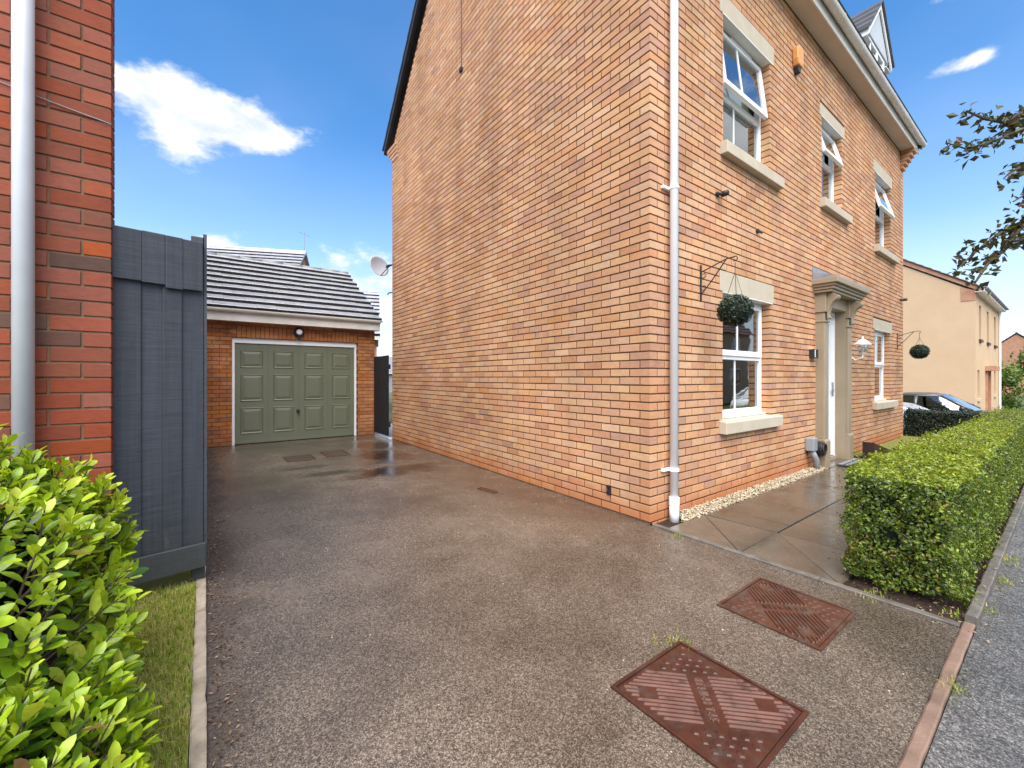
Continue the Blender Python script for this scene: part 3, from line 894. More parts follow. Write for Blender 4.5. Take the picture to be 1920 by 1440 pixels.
for key, (a, b, c, d) in LINT.items():
    l = MB().box(a + 0.004, b - 0.004, -0.006, 0.10, c + 0.003, d - 0.006).build('lintel', M['stone'], house, 0.006)
    MB().box(a + 0.05, b - 0.05, -0.012, 0.09, c - 0.012, c + 0.001).build('lintel_flange', M['upvc_dirty'], house)
for key, (a, b, c, d) in SILL.items():
    prof = [(-0.075, c + 0.004), (-0.075, d - 0.03), (-0.065, d - 0.016), (0.10, d - 0.001), (0.10, c + 0.004)]
    MB().prism(prof, a + 0.003, b - 0.003, lambda p, q, h_: (h_, p, q)).build('sill', M['stone'], house, 0.007)

def window(key, transom, ang, bars, curtain=None, handle=False):
    X0, X1, Z0, Z1 = OPEN[key]
    w = part_empty('window', house)
    yf, yb = 0.10, 0.16
    fw = 0.055
    f = MB()
    f.box(X0, X0 + fw, yf, yb, Z0, Z1).box(X1 - fw, X1, yf, yb, Z0, Z1)
    f.box(X0 + fw, X1 - fw, yf, yb, Z1 - fw, Z1).box(X0 + fw, X1 - fw, yf - 0.012, yb, Z0, Z0 + 0.085)
    f.box(X0 + fw, X1 - fw, yf, yb, transom - 0.03, transom + 0.03)
    f.box(X0 - 0.0, X1 + 0.0, yf - 0.045, yf - 0.0125, Z0 - 0.001, Z0 + 0.018)
    f.build('frame', M['upvc'], w, 0.006)
    # lower glazing
    g = MB().box(X0 + fw, X1 - fw, yf + 0.028, yf + 0.034, Z0 + 0.085, transom - 0.03)
    g.build('pane', M['glass'], w)
    bb = MB()
    for s in bars:
        xm = X0 + (X1 - X0) * s
        bb.box(xm - 0.011, xm + 0.011, yf + 0.02, yf + 0.0275, Z0 + 0.085, transom - 0.03)
    if bb.v: bb.build('glazing_bar', M['upvc'], w)
    # upper sash hung from its top edge
    zt, zb = Z1 - fw + 0.012, transom + 0.012
    Mx = Matrix.Translation((0, yf - 0.02, zt)) @ Matrix.Rotation(R(-ang), 4, 'X') @ Matrix.Translation((0, 0, -zt))
    a, b = X0 + fw - 0.012, X1 - fw + 0.012
    s_ = MB(); sw = 0.055
    for bx in ((a, a + sw, 0, 0.045, zb, zt), (b - sw, b, 0, 0.045, zb, zt), (a + sw, b - sw, 0, 0.045, zt - sw, zt), (a + sw, b - sw, 0, 0.045, zb, zb + sw + 0.01)):
        s_.box(*bx, M=Mx)
    s_.build('sash', M['upvc'], w, 0.006)
    MB().box(a + sw, b - sw, 0.02, 0.026, zb + sw + 0.01, zt - sw, M=Mx).build('pane', M['glass'], w)
    bb = MB()
    for s in bars:
        xm = X0 + (X1 - X0) * s
        bb.box(xm - 0.011, xm + 0.011, 0.012, 0.0195, zb + sw + 0.01, zt - sw, M=Mx)
    if bb.v: bb.build('glazing_bar', M['upvc'], w)
    if ang > 1:   # stay that holds the sash open
        p0 = Mx @ Vector((a + 0.10, 0.045, zb + 0.03)); st = MB()
        st.tube([p0, (a + 0.3, yf + 0.01, transom + 0.035)], 0.006, 6)
        st.build('stay', M['grey_plastic'], w)
        p1 = Mx @ Vector((b - 0.03, 0.045, zt - 0.3)); MB().tube([p1, (b + 0.01, yf + 0.02, zt - 0.36)], 0.006, 6).build('stay', M['grey_plastic'], w)
    # trickle vent
    MB().box(X0 + 0.3 * (X1 - X0), X0 + 0.75 * (X1 - X0), yf - 0.018, yf - 0.001, Z1 - 0.045, Z1 - 0.018).build('trickle_vent', M['upvc'], w, 0.003)
    if curtain:
        for (s0, s1, mat, y_) in curtain:
            n = max(4, int((s1 - s0) * (X1 - X0) / 0.03)); vs = []; fs = []
            for i in range(n + 1):
                xx = X0 + (X1 - X0) * (s0 + (s1 - s0) * i / n); yy = y_ + 0.018 * math.sin(i * 1.9) + 0.008 * math.sin(i * 0.7)
                vs += [(xx, yy, Z0 - 0.25), (xx, yy, Z1 + 0.1)]
            for i in range(n): fs.append((2 * i, 2 * i + 2, 2 * i + 3, 2 * i + 1))
            MB().add(vs, fs).build('curtain', M[mat], w, smooth=True)
    return w
window('w1', zc_(20) + 0.0, 0, (0.45,), [(0.80, 1.25, 'curtain_tan', 0.30)])
window('up1', zc_(58.5), 7, (0.43,), [(0.0, 0.80, 'curtain', 0.225), (0.82, 1.3, 'curtain_tan', 0.25)])
window('upm', zc_(61), 15, (), [(0.0, 1.0, 'curtain', 0.235)])
window('up2', zc_(59), 15, (), [(0.0, 1.0, 'curtain', 0.235)])
window('w2', zc_(20), 0, (0.45,), [(-0.2, 0.4, 'curtain_tan', 0.27), (0.75, 1.2, 'curtain_tan', 0.27)])
# pale kitchen units seen in the front room
MB().box(1.1, 2.9, 1.55, 2.2, 0.1, 0.95).box(1.1, 2.9, 1.9, 2.3, 1.45, 2.1).build('cupboard', M['curtain'], house, 0.01)

# door and surround
def pilaster(x0, x1):
    p = part_empty('pilaster', house)
    MB().box(x0, x1, -0.107, 0.10, 0.40, 2.20).build('shaft', M['tan'], p, 0.008)
    MB().box(x0 - 0.018, x1 + 0.018, -0.128, 0.10, -0.05, 0.37).prism([(-0.128, 0.37), (-0.109, 0.40), (0.099, 0.40), (0.099, 0.37)], x0 - 0.018, x1 + 0.018, lambda a, b, h: (h, a, b)).build('plinth', M['tan'], p, 0.006)
    MB().box(x0 - 0.012, x1 + 0.012, -0.122, 0.10, 2.06, 2.085).box(x0 - 0.02, x1 + 0.02, -0.13, 0.10, 2.20, 2.47).build('capital', M['tan'], p, 0.006)
    # scrolled bracket
    prof = []
    for i in range(9):
        a = i / 8 * math.pi * 0.5
        prof.append((-0.135 - 0.11 * (1 - math.cos(a)) - 0.0, 2.17 + 0.20 * math.sin(a)))
    sc_ = [(-0.13, 2.10), (-0.150, 2.105), (-0.158, 2.125), (-0.150, 2.145), (-0.142, 2.16), (-0.148, 2.21), (-0.165, 2.28), (-0.195, 2.335), (-0.225, 2.36), (-0.250, 2.375), (-0.262, 2.40), (-0.255, 2.425), (-0.235, 2.435), (-0.215, 2.44), (-0.2, 2.465), (-0.13, 2.465)]
    MB().prism(sc_, x0 + 0.025, x1 - 0.025, lambda a, b, h: (h, a, b)).build('bracket', M['tan'], p, 0.004)
    return p
pilaster(3.90, 4.06)
pilaster(4.95, 5.12)
hood = part_empty('door_hood', house)
hx0, hx1 = 3.83, 5.21
MB().box(hx0, hx1, -0.215, 0.02, 2.47, 2.505).box(hx0 - 0.02, hx1 + 0.02, -0.24, 0.02, 2.506, 2.545).box(hx0 - 0.045, hx1 + 0.045, -0.262, 0.02, 2.546, 2.58).box(hx0 - 0.07, hx1 + 0.07, -0.30, 0.02, 2.581, 2.655).build('moulding', M['tan'], hood, 0.008)
MB().prism([(-0.29, 2.656), (-0.29, 2.668), (-0.004, 2.76), (-0.004, 2.656)], hx0 - 0.06, hx1 + 0.06, lambda a, b, h: (h, a, b)).box(hx0 - 0.06, hx1 + 0.06, -0.012, -0.003, 2.761, 2.84).build('lead_cover', M['lead'], hood)
MB().box(4.061, 4.949, -0.09, 0.08, 2.30, 2.469).build('door_head', M['tan'], house, 0.004)
MB().box(4.925, 4.949, -0.075, 0.10, 0.0, 2.30).box(4.061, 4.085, -0.075, 0.10, 0.0, 2.30).build('door_lining', M['tan'], house)
door = part_empty('front_door', house)
MB().box(4.086, 4.14, 0.055, 0.12, 0.0, 2.299).box(4.87, 4.924, 0.055, 0.12, 0.0, 2.299).box(4.14, 4.87, 0.055, 0.12, 2.24, 2.299).box(4.14, 4.87, 0.055, 0.12, 0.0, 0.05).build('frame', M['upvc'], door, 0.004)
MB().box(4.141, 4.25, 0.07, 0.11, 0.051, 2.239).box(4.80, 4.869, 0.07, 0.11, 0.051, 2.239).box(4.25, 4.80, 0.07, 0.11, 0.051, 0.32).box(4.25, 4.80, 0.07, 0.11, 2.1, 2.239).box(4.25, 4.56, 0.07, 0.11, 0.32, 2.1).box(4.735, 4.80, 0.07, 0.11, 0.32, 2.1).build('leaf', M['upvc'], door, 0.004)
MB().box(4.56, 4.735, 0.085, 0.092, 0.32, 2.1).build('pane', M['glass'], door)
MB().box(4.81, 4.845, 0.05, 0.07, 0.98, 1.2).tube([(4.83, 0.045, 1.08), (4.71, 0.03, 1.08)], 0.01, 8).build('handle', M['grey_plastic'], door)
MB().box(4.0, 5.0, 0.03, 0.2, -0.05, 0.05).build('door_step', M['kerb'], house, 0.006)
MB().box(4.03, 4.97, 0.17, 0.9, 0.05, 2.4).build('hallway', M['dark'], house)

# eaves
MB().box(-0.13, HW + 0.2, -0.205, -0.001, EAVE + 0.001, EAVE + 0.015).build('soffit', M['soffit'], house)
MB().box(-0.13, HW + 0.2, -0.225, -0.206, EAVE - 0.025, EAVE + 0.16).build('fascia', M['upvc_dirty'], house, 0.003)
gp_ = []
for i in range(13):
    a = math.pi + math.pi * i / 12
    gp_.append((-0.285 + 0.056 * math.cos(a), EAVE + 0.155 + 0.062 * math.sin(a)))
gp_ += [(-0.285 + 0.050 * math.cos(math.pi * 2 - math.pi * i / 12), EAVE + 0.155 + 0.056 * math.sin(math.pi * 2 - math.pi * i / 12)) for i in range(13)]
gut = MB(); gut.prism(gp_, -0.16, HW + 0.22, lambda p, q, h: (h, p, q))
gut.build('gutter', M['upvc_dirty'], house)
br = MB()
for x in np.arange(0.3, HW + 0.2, 0.9):
    pr = [(-0.285 + 0.060 * math.cos(math.pi + math.pi * i / 10), EAVE + 0.155 + 0.066 * math.sin(math.pi + math.pi * i / 10)) for i in range(11)]
    br.prism(pr + [(-0.226, EAVE + 0.16)], x, x + 0.045, lambda p, q, h: (h, p, q))
br.build('gutter_bracket', M['upvc_dirty'], house)

# roof slopes with stepped tile courses
def tiled_slope(mb, xa, xb, y0, z0, y1, z1, gauge=0.33, th=0.022):
    L = math.hypot(y1 - y0, z1 - z0); n = max(1, round(L / gauge))
    uy, uz = (y1 - y0) / L, (z1 - z0) / L
    ny, nz = -uz * (1 if y1 > y0 else -1), abs(uy)
    if y1 > y0: ny, nz = -uz, uy
    else: ny, nz = uz, -uy
    for i in range(n):
        a = L * i / n - 0.03; b = L * (i + 1) / n
        def P(s, o): return (y0 + uy * s + ny * o, z0 + uz * s + nz * o)
        poly = [P(a, 0.012), P(a, 0.012 + th * 1.6), P(b, th * 0.7), P(b, 0.001)]
        mb.prism(poly, xa, xb, lambda p, q, h: (h, p, q))
roof = MB()
RZ = EAVE + 0.12 + 3.38 * PITCH
tiled_slope(roof, -0.10, HW + 0.15, -0.30, EAVE + 0.16, HD / 2, RZ + 0.03)
tiled_slope(roof, -0.10, HW + 0.15, HD + 0.30, EAVE + 0.0, HD / 2, RZ + 0.03)
rf = roof.build('roof', M['slate'], house)
MB().tube([(-0.11, HD / 2, RZ + 0.03), (HW + 0.16, HD / 2, RZ + 0.03)], 0.11, 10).build('ridge_tiles', M['slate'], house, smooth=True)
def verge(x0, x1):
    for (ya_, za_, yb_, zb_) in ((-0.28, EAVE + 0.02, HD / 2, RZ - 0.10), (HD + 0.27, EAVE - 0.12, HD / 2, RZ - 0.10)):
        MB().prism([(ya_, za_), (ya_, za_ + 0.16), (yb_, zb_ + 0.16), (yb_, zb_)], x0, x1, lambda p, q, h: (h, p, q)).build('verge', M['dark'], house)
verge(-0.085, -0.012); verge(HW + 0.05, HW + 0.13)
# corbelled brick kneelers carrying the eaves at both gables
for xx0, xx1 in ((HW - 0.22, HW + 0.018), (0.0, 0.22)):
    kn = MB()
    for i in range(5):
        kn.box(xx0, xx1, -0.045 * (i + 1), -0.004, EAVE - 0.375 + 0.075 * i + 0.005, EAVE - 0.375 + 0.075 * (i + 1) - 0.004)
    kn.build('kneeler', M['brick'], house, 0.004)
sk = MB()
for i in range(4):
    sk.box(-0.03 * 0.35 * (i + 1), 0.0, HD - 0.3, HD + 0.05 * (i + 1), EAVE - 0.36 + 0.075 * i, EAVE - 0.36 + 0.075 * (i + 1) - 0.008)
sk.build('rear_kneeler', M['brick'], house, 0.004)
MB().tube([(-0.006, 3.303, 5.93), (-0.006, 3.30, 8.9)], 0.009, 6).box(-0.03, 0, 3.27, 3.34, 5.90, 5.95).build('aerial_cable', M['dark'], house)

# dormer
dm = part_empty('dormer', house)
dx0, dx1, dy = 6.80, 7.78, 0.05
dzb, dze, dzr = 6.5, 7.60, 8.47
back = 2.0
MB().box(dx0, dx0 + 0.05, dy + 0.06, back, dzb, dze + 0.12).build('cheek', M['lead'], dm)
MB().box(dx1 - 0.05, dx1, dy + 0.06, back, dzb, dze + 0.12).build('cheek', M['lead'], dm)
MB().box(dx0 - 0.01, dx0 + 0.07, dy, dy + 0.059, dzb, dze).box(dx1 - 0.07, dx1 + 0.01, dy, dy + 0.059, dzb, dze).box(dx0 + 0.07, dx1 - 0.07, dy, dy + 0.059, dze - 0.07, dze).box(dx0 + 0.07, dx1 - 0.07, dy, dy + 0.059, dzb, dzb + 0.1).box((dx0 + dx1) / 2 - 0.03, (dx0 + dx1) / 2 + 0.03, dy, dy + 0.059, dzb + 0.1, dze - 0.07).build('frame', M['upvc'], dm, 0.005)
MB().box(dx0 + 0.07, dx1 - 0.07, dy + 0.03, dy + 0.036, dzb + 0.1, dze - 0.07).build('pane', M['glass'], dm)
MB().box(dx0 + 0.06, dx1 - 0.06, dy + 0.4, dy + 0.42, dzb, dze).build('curtain', M['curtain'], dm)
xm = (dx0 + dx1) / 2
hwd = 0.80
MB().prism([(xm - hwd + 0.06, dze + 0.002), (xm + hwd - 0.06, dze + 0.002), (xm, dzr - 0.09)], dy - 0.02, dy + 0.04, lambda p, q, h: (p, h, q)).build('gable_board', M['pale_board'], dm)
for sgn in (-1, 1):
    xe, ze = xm + sgn * hwd, dze
    MB().prism([(xe, ze - 0.13), (xm, dzr - 0.13), (xm, dzr - 0.01), (xe, ze - 0.01)], dy - 0.055, dy - 0.03, lambda p, q, h: (p, h, q)).build('bargeboard', M['upvc'], dm, 0.003)
    xi = xm + sgn * (dx1 - xm + 0.01)
    MB().box(min(xe, xi), max(xe, xi), dy - 0.029, back, ze - 0.13, ze - 0.115).build('soffit_board', M['upvc'], dm)
    MB().box(min(xe, xe - sgn * 0.02), max(xe, xe - sgn * 0.02), dy - 0.029, back, ze - 0.114, ze - 0.01).build('eaves_board', M['upvc'], dm)
    rt = MB(); n = 4
    for i in range(n):
        s0, s1 = i / n, (i + 1) / n
        xa_, xb_ = xe + (xm - xe) * s0, xe + (xm - xe) * s1
        za_, zb_ = ze + (dzr - ze) * s0, ze + (dzr - ze) * s1
        rt.prism([(xa_ + sgn * 0.04, za_ - 0.03), (xa_ + sgn * 0.04, za_ + 0.045), (xb_, zb_ + 0.03), (xb_, zb_ + 0.004)], dy - 0.09, back, lambda p, q, h: (p, h, q))
    rt.build('roof_tiles', M['slate'], dm)

# rainwater pipe by the corner
dp = part_empty('downpipe', house)
px_, py_ = 0.268, -0.062
MB().tube([(px_, py_, -0.03), (px_, py_, 0.16)], 0.042, 16).tube([(px_, py_, 0.161), (px_, py_, 5.62), (px_, -0.09, 5.75), (px_, -0.23, 5.98), (px_, -0.285, 6.09)], 0.036, 16).build('pipe', M['pipe'], dp, smooth=True)
MB().lathe([(0.0365, 0.13), (0.046, 0.13), (0.046, 0.20), (0.0365, 0.20)], (px_, py_, 0), 16).build('socket', M['pipe'], dp)
for z in (0.447, 2.978):
    MB().box(px_ - 0.115, px_ + 0.05, -0.03, -0.001, z - 0.013, z + 0.013).lathe([(0.0365, -0.014), (0.043, -0.014), (0.043, 0.014), (0.0365, 0.014)], (px_, py_, z), 16).build('pipe_clip', M['pipe'], dp, 0.003)

# ------------------------------------------------------------------ small things fixed to the house
def hang_bracket(x, z, reach, label):
    b = thing('basket_bracket', label, 'bracket', 'hanging basket brackets on the house front')
    MB().box(x - 0.011, x + 0.011, -0.010, -0.001, z - 0.30, z + 0.05).build('back_plate', M['dark'], b)
    arm = MB().tube([(x, -0.01, z - 0.02), (x, -reach * 0.75, z + 0.055), (x, -reach, z + 0.06)], 0.0055, 6)
    arm.tube([(x, -0.01, z - 0.24), (x, -reach * 0.35, z - 0.12), (x, -reach * 0.75, z + 0.05)], 0.0055, 6).build('arm', M['dark'], b)
    sc = MB()
    for (cy, cz, r0) in ((-0.035, z - 0.06, 0.022), (-0.035, z - 0.18, 0.022), (-reach, z + 0.04, 0.022)):
        sc.tube([(x, cy - r0 * math.cos(a), cz + r0 * math.sin(a)) for a in np.linspace(-2.4, 2.4, 12)], 0.004, 5)
    sc.build('scroll', M['dark'], b)
    return b
def leaf_cloud(n, sampler, size, aspect, spread, mat, name, parent=None, kind=None, fold=0.25, up=0.0):
    """many small leaf faces; sampler(n) -> positions, outward normals, rnd"""
    P, N, rnd = sampler(n)
    n = len(P)
    D = N + RNG.normal(0, spread, (n, 3)); D[:, 2] += up
    D /= np.linalg.norm(D, axis=1, keepdims=True)
    A = np.cross(D, RNG.normal(0, 1, (n, 3))); A /= np.linalg.norm(A, axis=1, keepdims=True)
    Bv = np.cross(D, A)
    s = (size * RNG.uniform(0.65, 1.3, n))[:, None]
    tip = A * s; wid = Bv * s * aspect; lift = D * s * fold
    # six points: base, two left/right pairs, tip -> 4 faces as 2 quads
    V = np.stack([P - tip * 0.5 + lift * 0.0, P + wid * 0.5 + lift * 0.35 - tip * 0.05, P + tip * 0.5 + lift * 0.1, P - wid * 0.5 + lift * 0.35 - tip * 0.05], 1).reshape(-1, 3)
    idx = np.arange(n)[:, None] * 4
    F = np.concatenate([idx + np.array([[0, 1, 2]]), idx + np.array([[0, 2, 3]])], 0)
    att = np.repeat(np.clip(rnd, 0.002, 1), 4)
    return np_mesh(name, V, F, mat, parent, kind, att)
def ball(x, y, z, r, label, top):
    b = thing('topiary_ball', label, 'topiary ball', 'topiary balls hanging by the house front')
    co = MB()
    co.lathe([(0.02, -r * 0.84), (r * 0.5, -r * 0.72), (r * 0.82, -r * 0.4), (r * 0.88, 0), (r * 0.82, r * 0.4), (r * 0.5, r * 0.72), (0.02, r * 0.84)], (x, y, z), 14)
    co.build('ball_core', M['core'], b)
    def samp(n):
        d = RNG.normal(0, 1, (n, 3)); d /= np.linalg.norm(d, axis=1, keepdims=True)
        rr = r * RNG.uniform(0.84, 1.02, n)[:, None]
        q = np.clip(RNG.uniform(0, 0.75, n) + 0.22 * (d[:, 2] > 0.2), 0, 1)
        return d * rr * np.array([1, 1, 0.96]) + np.array([x, y, z]), d, q
    leaf_cloud(2600, samp, 0.022, 0.6, 0.6, M['ball'], 'leaves', b, 'stuff')
    ch = MB()
    for a in (0.3, 2.4, 4.5):
        ch.tube([(x, y, top), (x + r * 0.5 * math.cos(a), y + r * 0.5 * math.sin(a), z + r * 0.8)], 0.0025, 4)
    ch.tube([(x, y, top), (x, y, top + 0.09)], 0.004, 4)
    ch.build('chain', M['dark'], b)
hang_bracket(0.82, 2.335, 0.335, 'black iron bracket on the wall beside the white downpipe')
ball(0.82, -0.335, 1.895, 0.152, 'dark green topiary ball hanging in front of the nearest ground floor window', 2.25)
hang_bracket(8.52, 2.16, 0.34, 'black iron bracket near the far end of the house wall')
ball(8.52, -0.34, 1.80, 0.15, 'dark green topiary ball hanging at the far end of the house front', 2.08)

al = thing('alarm_box', 'orange alarm box high on the wall right of the first upstairs window', 'alarm')
MB().prism([(3.09, 5.36), (3.23, 5.36), (3.255, 5.44), (3.255, 5.58), (3.2, 5.63), (3.12, 5.63), (3.065, 5.58), (3.065, 5.44)], -0.075, -0.001, lambda p, q, h: (p, h, q)).build('cover', M['orange'], al, 0.015)
MB().prism([(3.10, 5.355), (3.22, 5.355), (3.19, 5.28), (3.13, 5.28)], -0.06, -0.001, lambda p, q, h: (p, h, q)).build('strobe', M['dark'], al, 0.01)

def cctv(x, z, label):
    c = thing('security_light', label, 'light', 'small black wall lights')
    MB().lathe([(0.026, -0.001), (0.026, -0.022), (0.012, -0.026)], (x, 0, z), 12, 'Y').build('mount', M['dark'], c)
    MB().tube([(x, -0.03, z), (x + 0.03, -0.05, z)], 0.012, 8).lathe([(0.016, -0.055), (0.028, -0.05), (0.03, 0.015), (0.015, 0.025)], (x + 0.04, -0.05, z), 12, 'Y').build('head', M['dark'], c, smooth=True)
cctv(1.13, 3.165, 'small black light below the nearest upstairs window')
cctv(8.80, 2.93, 'small black light at the far corner of the house front')
vt = MB().lathe([(0.028, -0.001), (0.028, -0.02), (0.012, -0.02)], (2.05, 0, 2.98), 10, 'Y').tube([(2.05, -0.015, 2.98), (2.08, -0.05, 2.95)], 0.012, 6).build('pipe_outlet', M['dark'])
tag(vt, 'tiny black pipe outlet in the brick between the two near windows', 'pipe')

ln = thing('wall_lantern', 'white carriage lantern on the wall right of the front door', 'lantern')
lx, ly = 5.42, -0.17
MB().box(lx - 0.05, lx + 0.05, -0.02, -0.001, 1.56, 1.70).tube([(lx, -0.015, 1.62), (lx, -0.08, 1.56), (lx, ly, 1.60), (lx, ly, 1.66)], 0.013, 8).build('arm', M['upvc'], ln)
MB().lathe([(0.045, 1.66), (0.055, 1.675), (0.06, 1.68)], (lx, ly, 0), 6).build('base', M['upvc'], ln)
MB().lathe([(0.055, 1.681), (0.085, 1.80)], (lx, ly, 0), 6).build('lantern_glass', M['clear'], ln)
MB().lathe([(0.118, 1.801), (0.12, 1.812), (0.085, 1.845), (0.045, 1.885), (0.018, 1.90), (0.014, 1.925), (0.004, 1.945)], (lx, ly, 0), 6).build('cap', M['upvc'], ln)
MB().lathe([(0.018, 1.685), (0.026, 1.72), (0.02, 1.76)], (lx, ly, 0), 8).build('bulb', M['upvc'], ln)

nb = thing('wall_light', 'small square black light fixed just left of the door surround', 'light')
MB().box(3.66, 3.69, -0.06, -0.001, 1.56, 1.67).box(3.80, 3.82, -0.06, -0.001, 1.56, 1.67).box(3.66, 3.82, -0.06, -0.001, 1.545, 1.56).build('housing', M['dark'], nb)
MB().box(3.692, 3.798, -0.035, -0.001, 1.561, 1.665).build('diffuser', M['curtain'], nb)

ub = thing('utility_box', 'grey utility box with a conduit left of the door surround', 'utility box')
MB().box(3.50, 3.64, -0.11, -0.001, 0.27, 0.45).build('box', M['grey_plastic'], ub, 0.012)
MB().tube([(3.57, -0.06, 0.268), (3.60, -0.08, 0.20), (3.64, -0.09, 0.14), (3.66, -0.09, -0.02)], 0.038, 12).build('conduit', M['lead'], ub, smooth=True)
hr = thing('hose_reel', 'black hose reel beside the grey utility box', 'hose reel')
MB().lathe([(0.09, -0.14), (0.10, -0.13), (0.10, -0.05), (0.09, -0.04), (0.04, -0.035), (0.04, -0.001)], (3.78, 0, 0.28), 16, 'Y').build('drum', M['dark'], hr, smooth=False)
MB().tube([(3.78 + 0.075 * math.cos(a), -0.148, 0.28 + 0.075 * math.sin(a)) for a in np.linspace(0, 6.28, 24)], 0.009, 6).build('hose', M['wood_dark'], hr)

vp = thing('vent_pipe', 'short pale pipe against the wall right of the door surround', 'pipe')
MB().tube([(5.25, -0.05, 0.0), (5.25, -0.05, 0.31)], 0.035, 12).build('pipe', M['stone'], vp, smooth=True)
MB().lathe([(0.036, 0.27), (0.046, 0.27), (0.046, 0.315), (0.036, 0.315)], (5.25, -0.05, 0), 12).build('socket', M['stone'], vp)

pl = thing('planter', 'dark brown wooden planter with a sloping top against the house wall', 'planter')
pw = MB().prism([(5.30, -0.02), (6.45, -0.02), (6.45, 0.0), (5.30, 0.245)], -0.35, -0.33, lambda p, q, h: (p, h, q))
pw.prism([(5.30, -0.02), (6.45, -0.02), (6.45, 0.0), (5.30, 0.245)], -0.22, -0.20, lambda p, q, h: (p, h, q)).build('side_board', M['wood_dark'], pl, 0.003)
MB().box(5.28, 5.299, -0.35, -0.20, -0.02, 0.255).build('end_board', M['wood_dark'], pl, 0.003)
MB().prism([(5.31, 0.205), (6.44, -0.02), (6.44, 0.0), (5.31, 0.235)], -0.329, -0.221, lambda p, q, h: (p, h, q)).build('lid', M['stone'], pl)

mt = thing('doormat', 'black patterned rubber doormat in front of the door', 'doormat')
MB().box(4.22, 5.02, -0.55, -0.16, 0.004, 0.02).build('mat_base', M['mat'], mt, 0.006)
mp = MB()
for i in range(11):
    for j in range(5):
        cx, cy = 4.28 + i * 0.068, -0.51 + j * 0.078
        mp.box(cx - 0.02, cx + 0.02, cy - 0.025, cy + 0.025, 0.02, 0.027)
mp.build('raised_pattern', M['lead'], mt)
wv_ = MB().tube([(-0.004, 0.44, 0.16), (-0.03, 0.455, 0.20), (-0.02, 0.47, 0.235)], 0.009, 6).box(-0.012, -0.001, 0.43, 0.48, 0.15, 0.24).build('wall_hook', M['dark'])
tag(wv_, 'small black metal hook low on the side wall near the corner', 'hook')

dish = thing('satellite_dish', 'pale grey satellite dish behind the rear corner of the house', 'satellite dish')
dv = MB()
Nn = 28; rings = 6
cx, cy, cz = -0.13, 6.62, 3.66
ax = Vector((0.30, -0.93, 0.22)).normalized()
u_ = ax.cross(Vector((0, 0, 1))).normalized(); v_ = u_.cross(ax)
vs = [Vector((cx, cy, cz)) - ax * 0.06]
for i in range(1, rings + 1):
    for k in range(Nn):
        a = 2 * math.pi * k / Nn; r_ = i / rings
        vs.append(Vector((cx, cy, cz)) - ax * 0.06 * (1 - r_ * r_) + u_ * (0.235 * r_ * math.cos(a)) + v_ * (0.225 * r_ * math.sin(a)))
fs = [(0, 1 + k, 1 + (k + 1) % Nn) for k in range(Nn)]
for i in range(rings - 1):
    for k in range(Nn):
        fs.append((1 + i * Nn + k, 1 + (i + 1) * Nn + k, 1 + (i + 1) * Nn + (k + 1) % Nn, 1 + i * Nn + (k + 1) % Nn))
o = dv.add(vs, fs).build('reflector', M['frosted'], dish, smooth=True)
sm = o.modifiers.new('solid', 'SOLIDIFY'); sm.thickness = 0.006
MB().tube([(0.06, HD + 0.006, 3.66), (0.06, HD + 0.2, 3.66), (0.0, HD + 0.28, 3.66), (0.0, HD + 0.36, 3.64)], 0.018, 8).build('mast', M['dark'], dish)
arm_tip = Vector((cx, cy, cz)) + ax * 0.33 - v_ * 0.12
MB().tube([Vector((cx, cy, cz)) - v_ * 0.22 + ax * 0.0, arm_tip], 0.010, 6).tube([arm_tip, arm_tip - ax * 0.09], 0.024, 8).build('feed_arm', M['dark'], dish)
rl = MB().tube([(0.02, HD + 0.006, 3.05), (-0.06, HD + 0.07, 3.03), (-0.07, HD + 0.08, 2.99)], 0.012, 6).build('rear_pipe_outlet', M['dark'])
tag(rl, 'small black outlet on the rear corner below the satellite dish', 'pipe')

# ------------------------------------------------------------------ neighbour's red brick house on the left
red = thing('red_brick_house', 'red brick house corner at the left edge with a white downpipe', 'house')
RX, RY = -3.523, 0.855
CR_ = 0.0795
B2 = Bricks()
for k in range(-1, 64):
    z0 = k * CR_; zm = z0 + CR_ / 2; h = CR_ - 0.011
    odd = k % 2
    first = 0.22925 if odd else 0.110
    x1 = RX; wd = first - 0.0
    xcur = RX
    j = 0
    while xcur > -6.2:
        w = first if j == 0 else 0.2385
        lo, hi = xcur - w + 0.0055, xcur - (0.0055 if j else 0)
        B2.add(((lo + hi) / 2, RY, zm), hi - lo, h, 0.03 if j else 0.1025)
        xcur -= w; j += 1
    # narrow end of the wing wall
B2.build(red, M['brick_red'], 300, 60)
rc = MB().box(-11.0, RX - 0.005, RY + 0.006, RY + 0.097, -0.1, 5.05).box(-11.0, -4.75, RY + 0.097, RY + 8.0, -0.1, 5.05)
rc.build('wall', M['mortar_tan'], red)
MB().box(-4.749, -4.735, RY + 0.1, RY + 8.0, -0.1, 5.05).box(-4.735, RX - 0.006, RY + 0.0975, RY + 0.104, -0.1, 5.05).build('side_brickwork', M['brick_red'], red)
rr = MB()
tiled_slope(rr, -11.2, -4.85, RY - 0.05, 5.16, RY + 4.0, 7.6)
tiled_slope(rr, -11.2, -4.85, RY + 8.05, 5.16, RY + 4.0, 7.6)
rr.build('roof', M['slate'], red)
rp = part_empty('downpipe', red)
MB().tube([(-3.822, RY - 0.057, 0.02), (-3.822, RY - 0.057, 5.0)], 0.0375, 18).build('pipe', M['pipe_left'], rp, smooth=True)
cb_ = MB().tube([(-4.6, RY - 0.006, 2.80), (-3.909, RY - 0.007, 2.685), (-3.7, RY - 0.007, 2.648), (-3.523, RY - 0.007, 2.622), (RX + 0.006, RY + 0.05, 2.62)], 0.0026, 6)
cb_.build('cable', M['grey_plastic'], red)

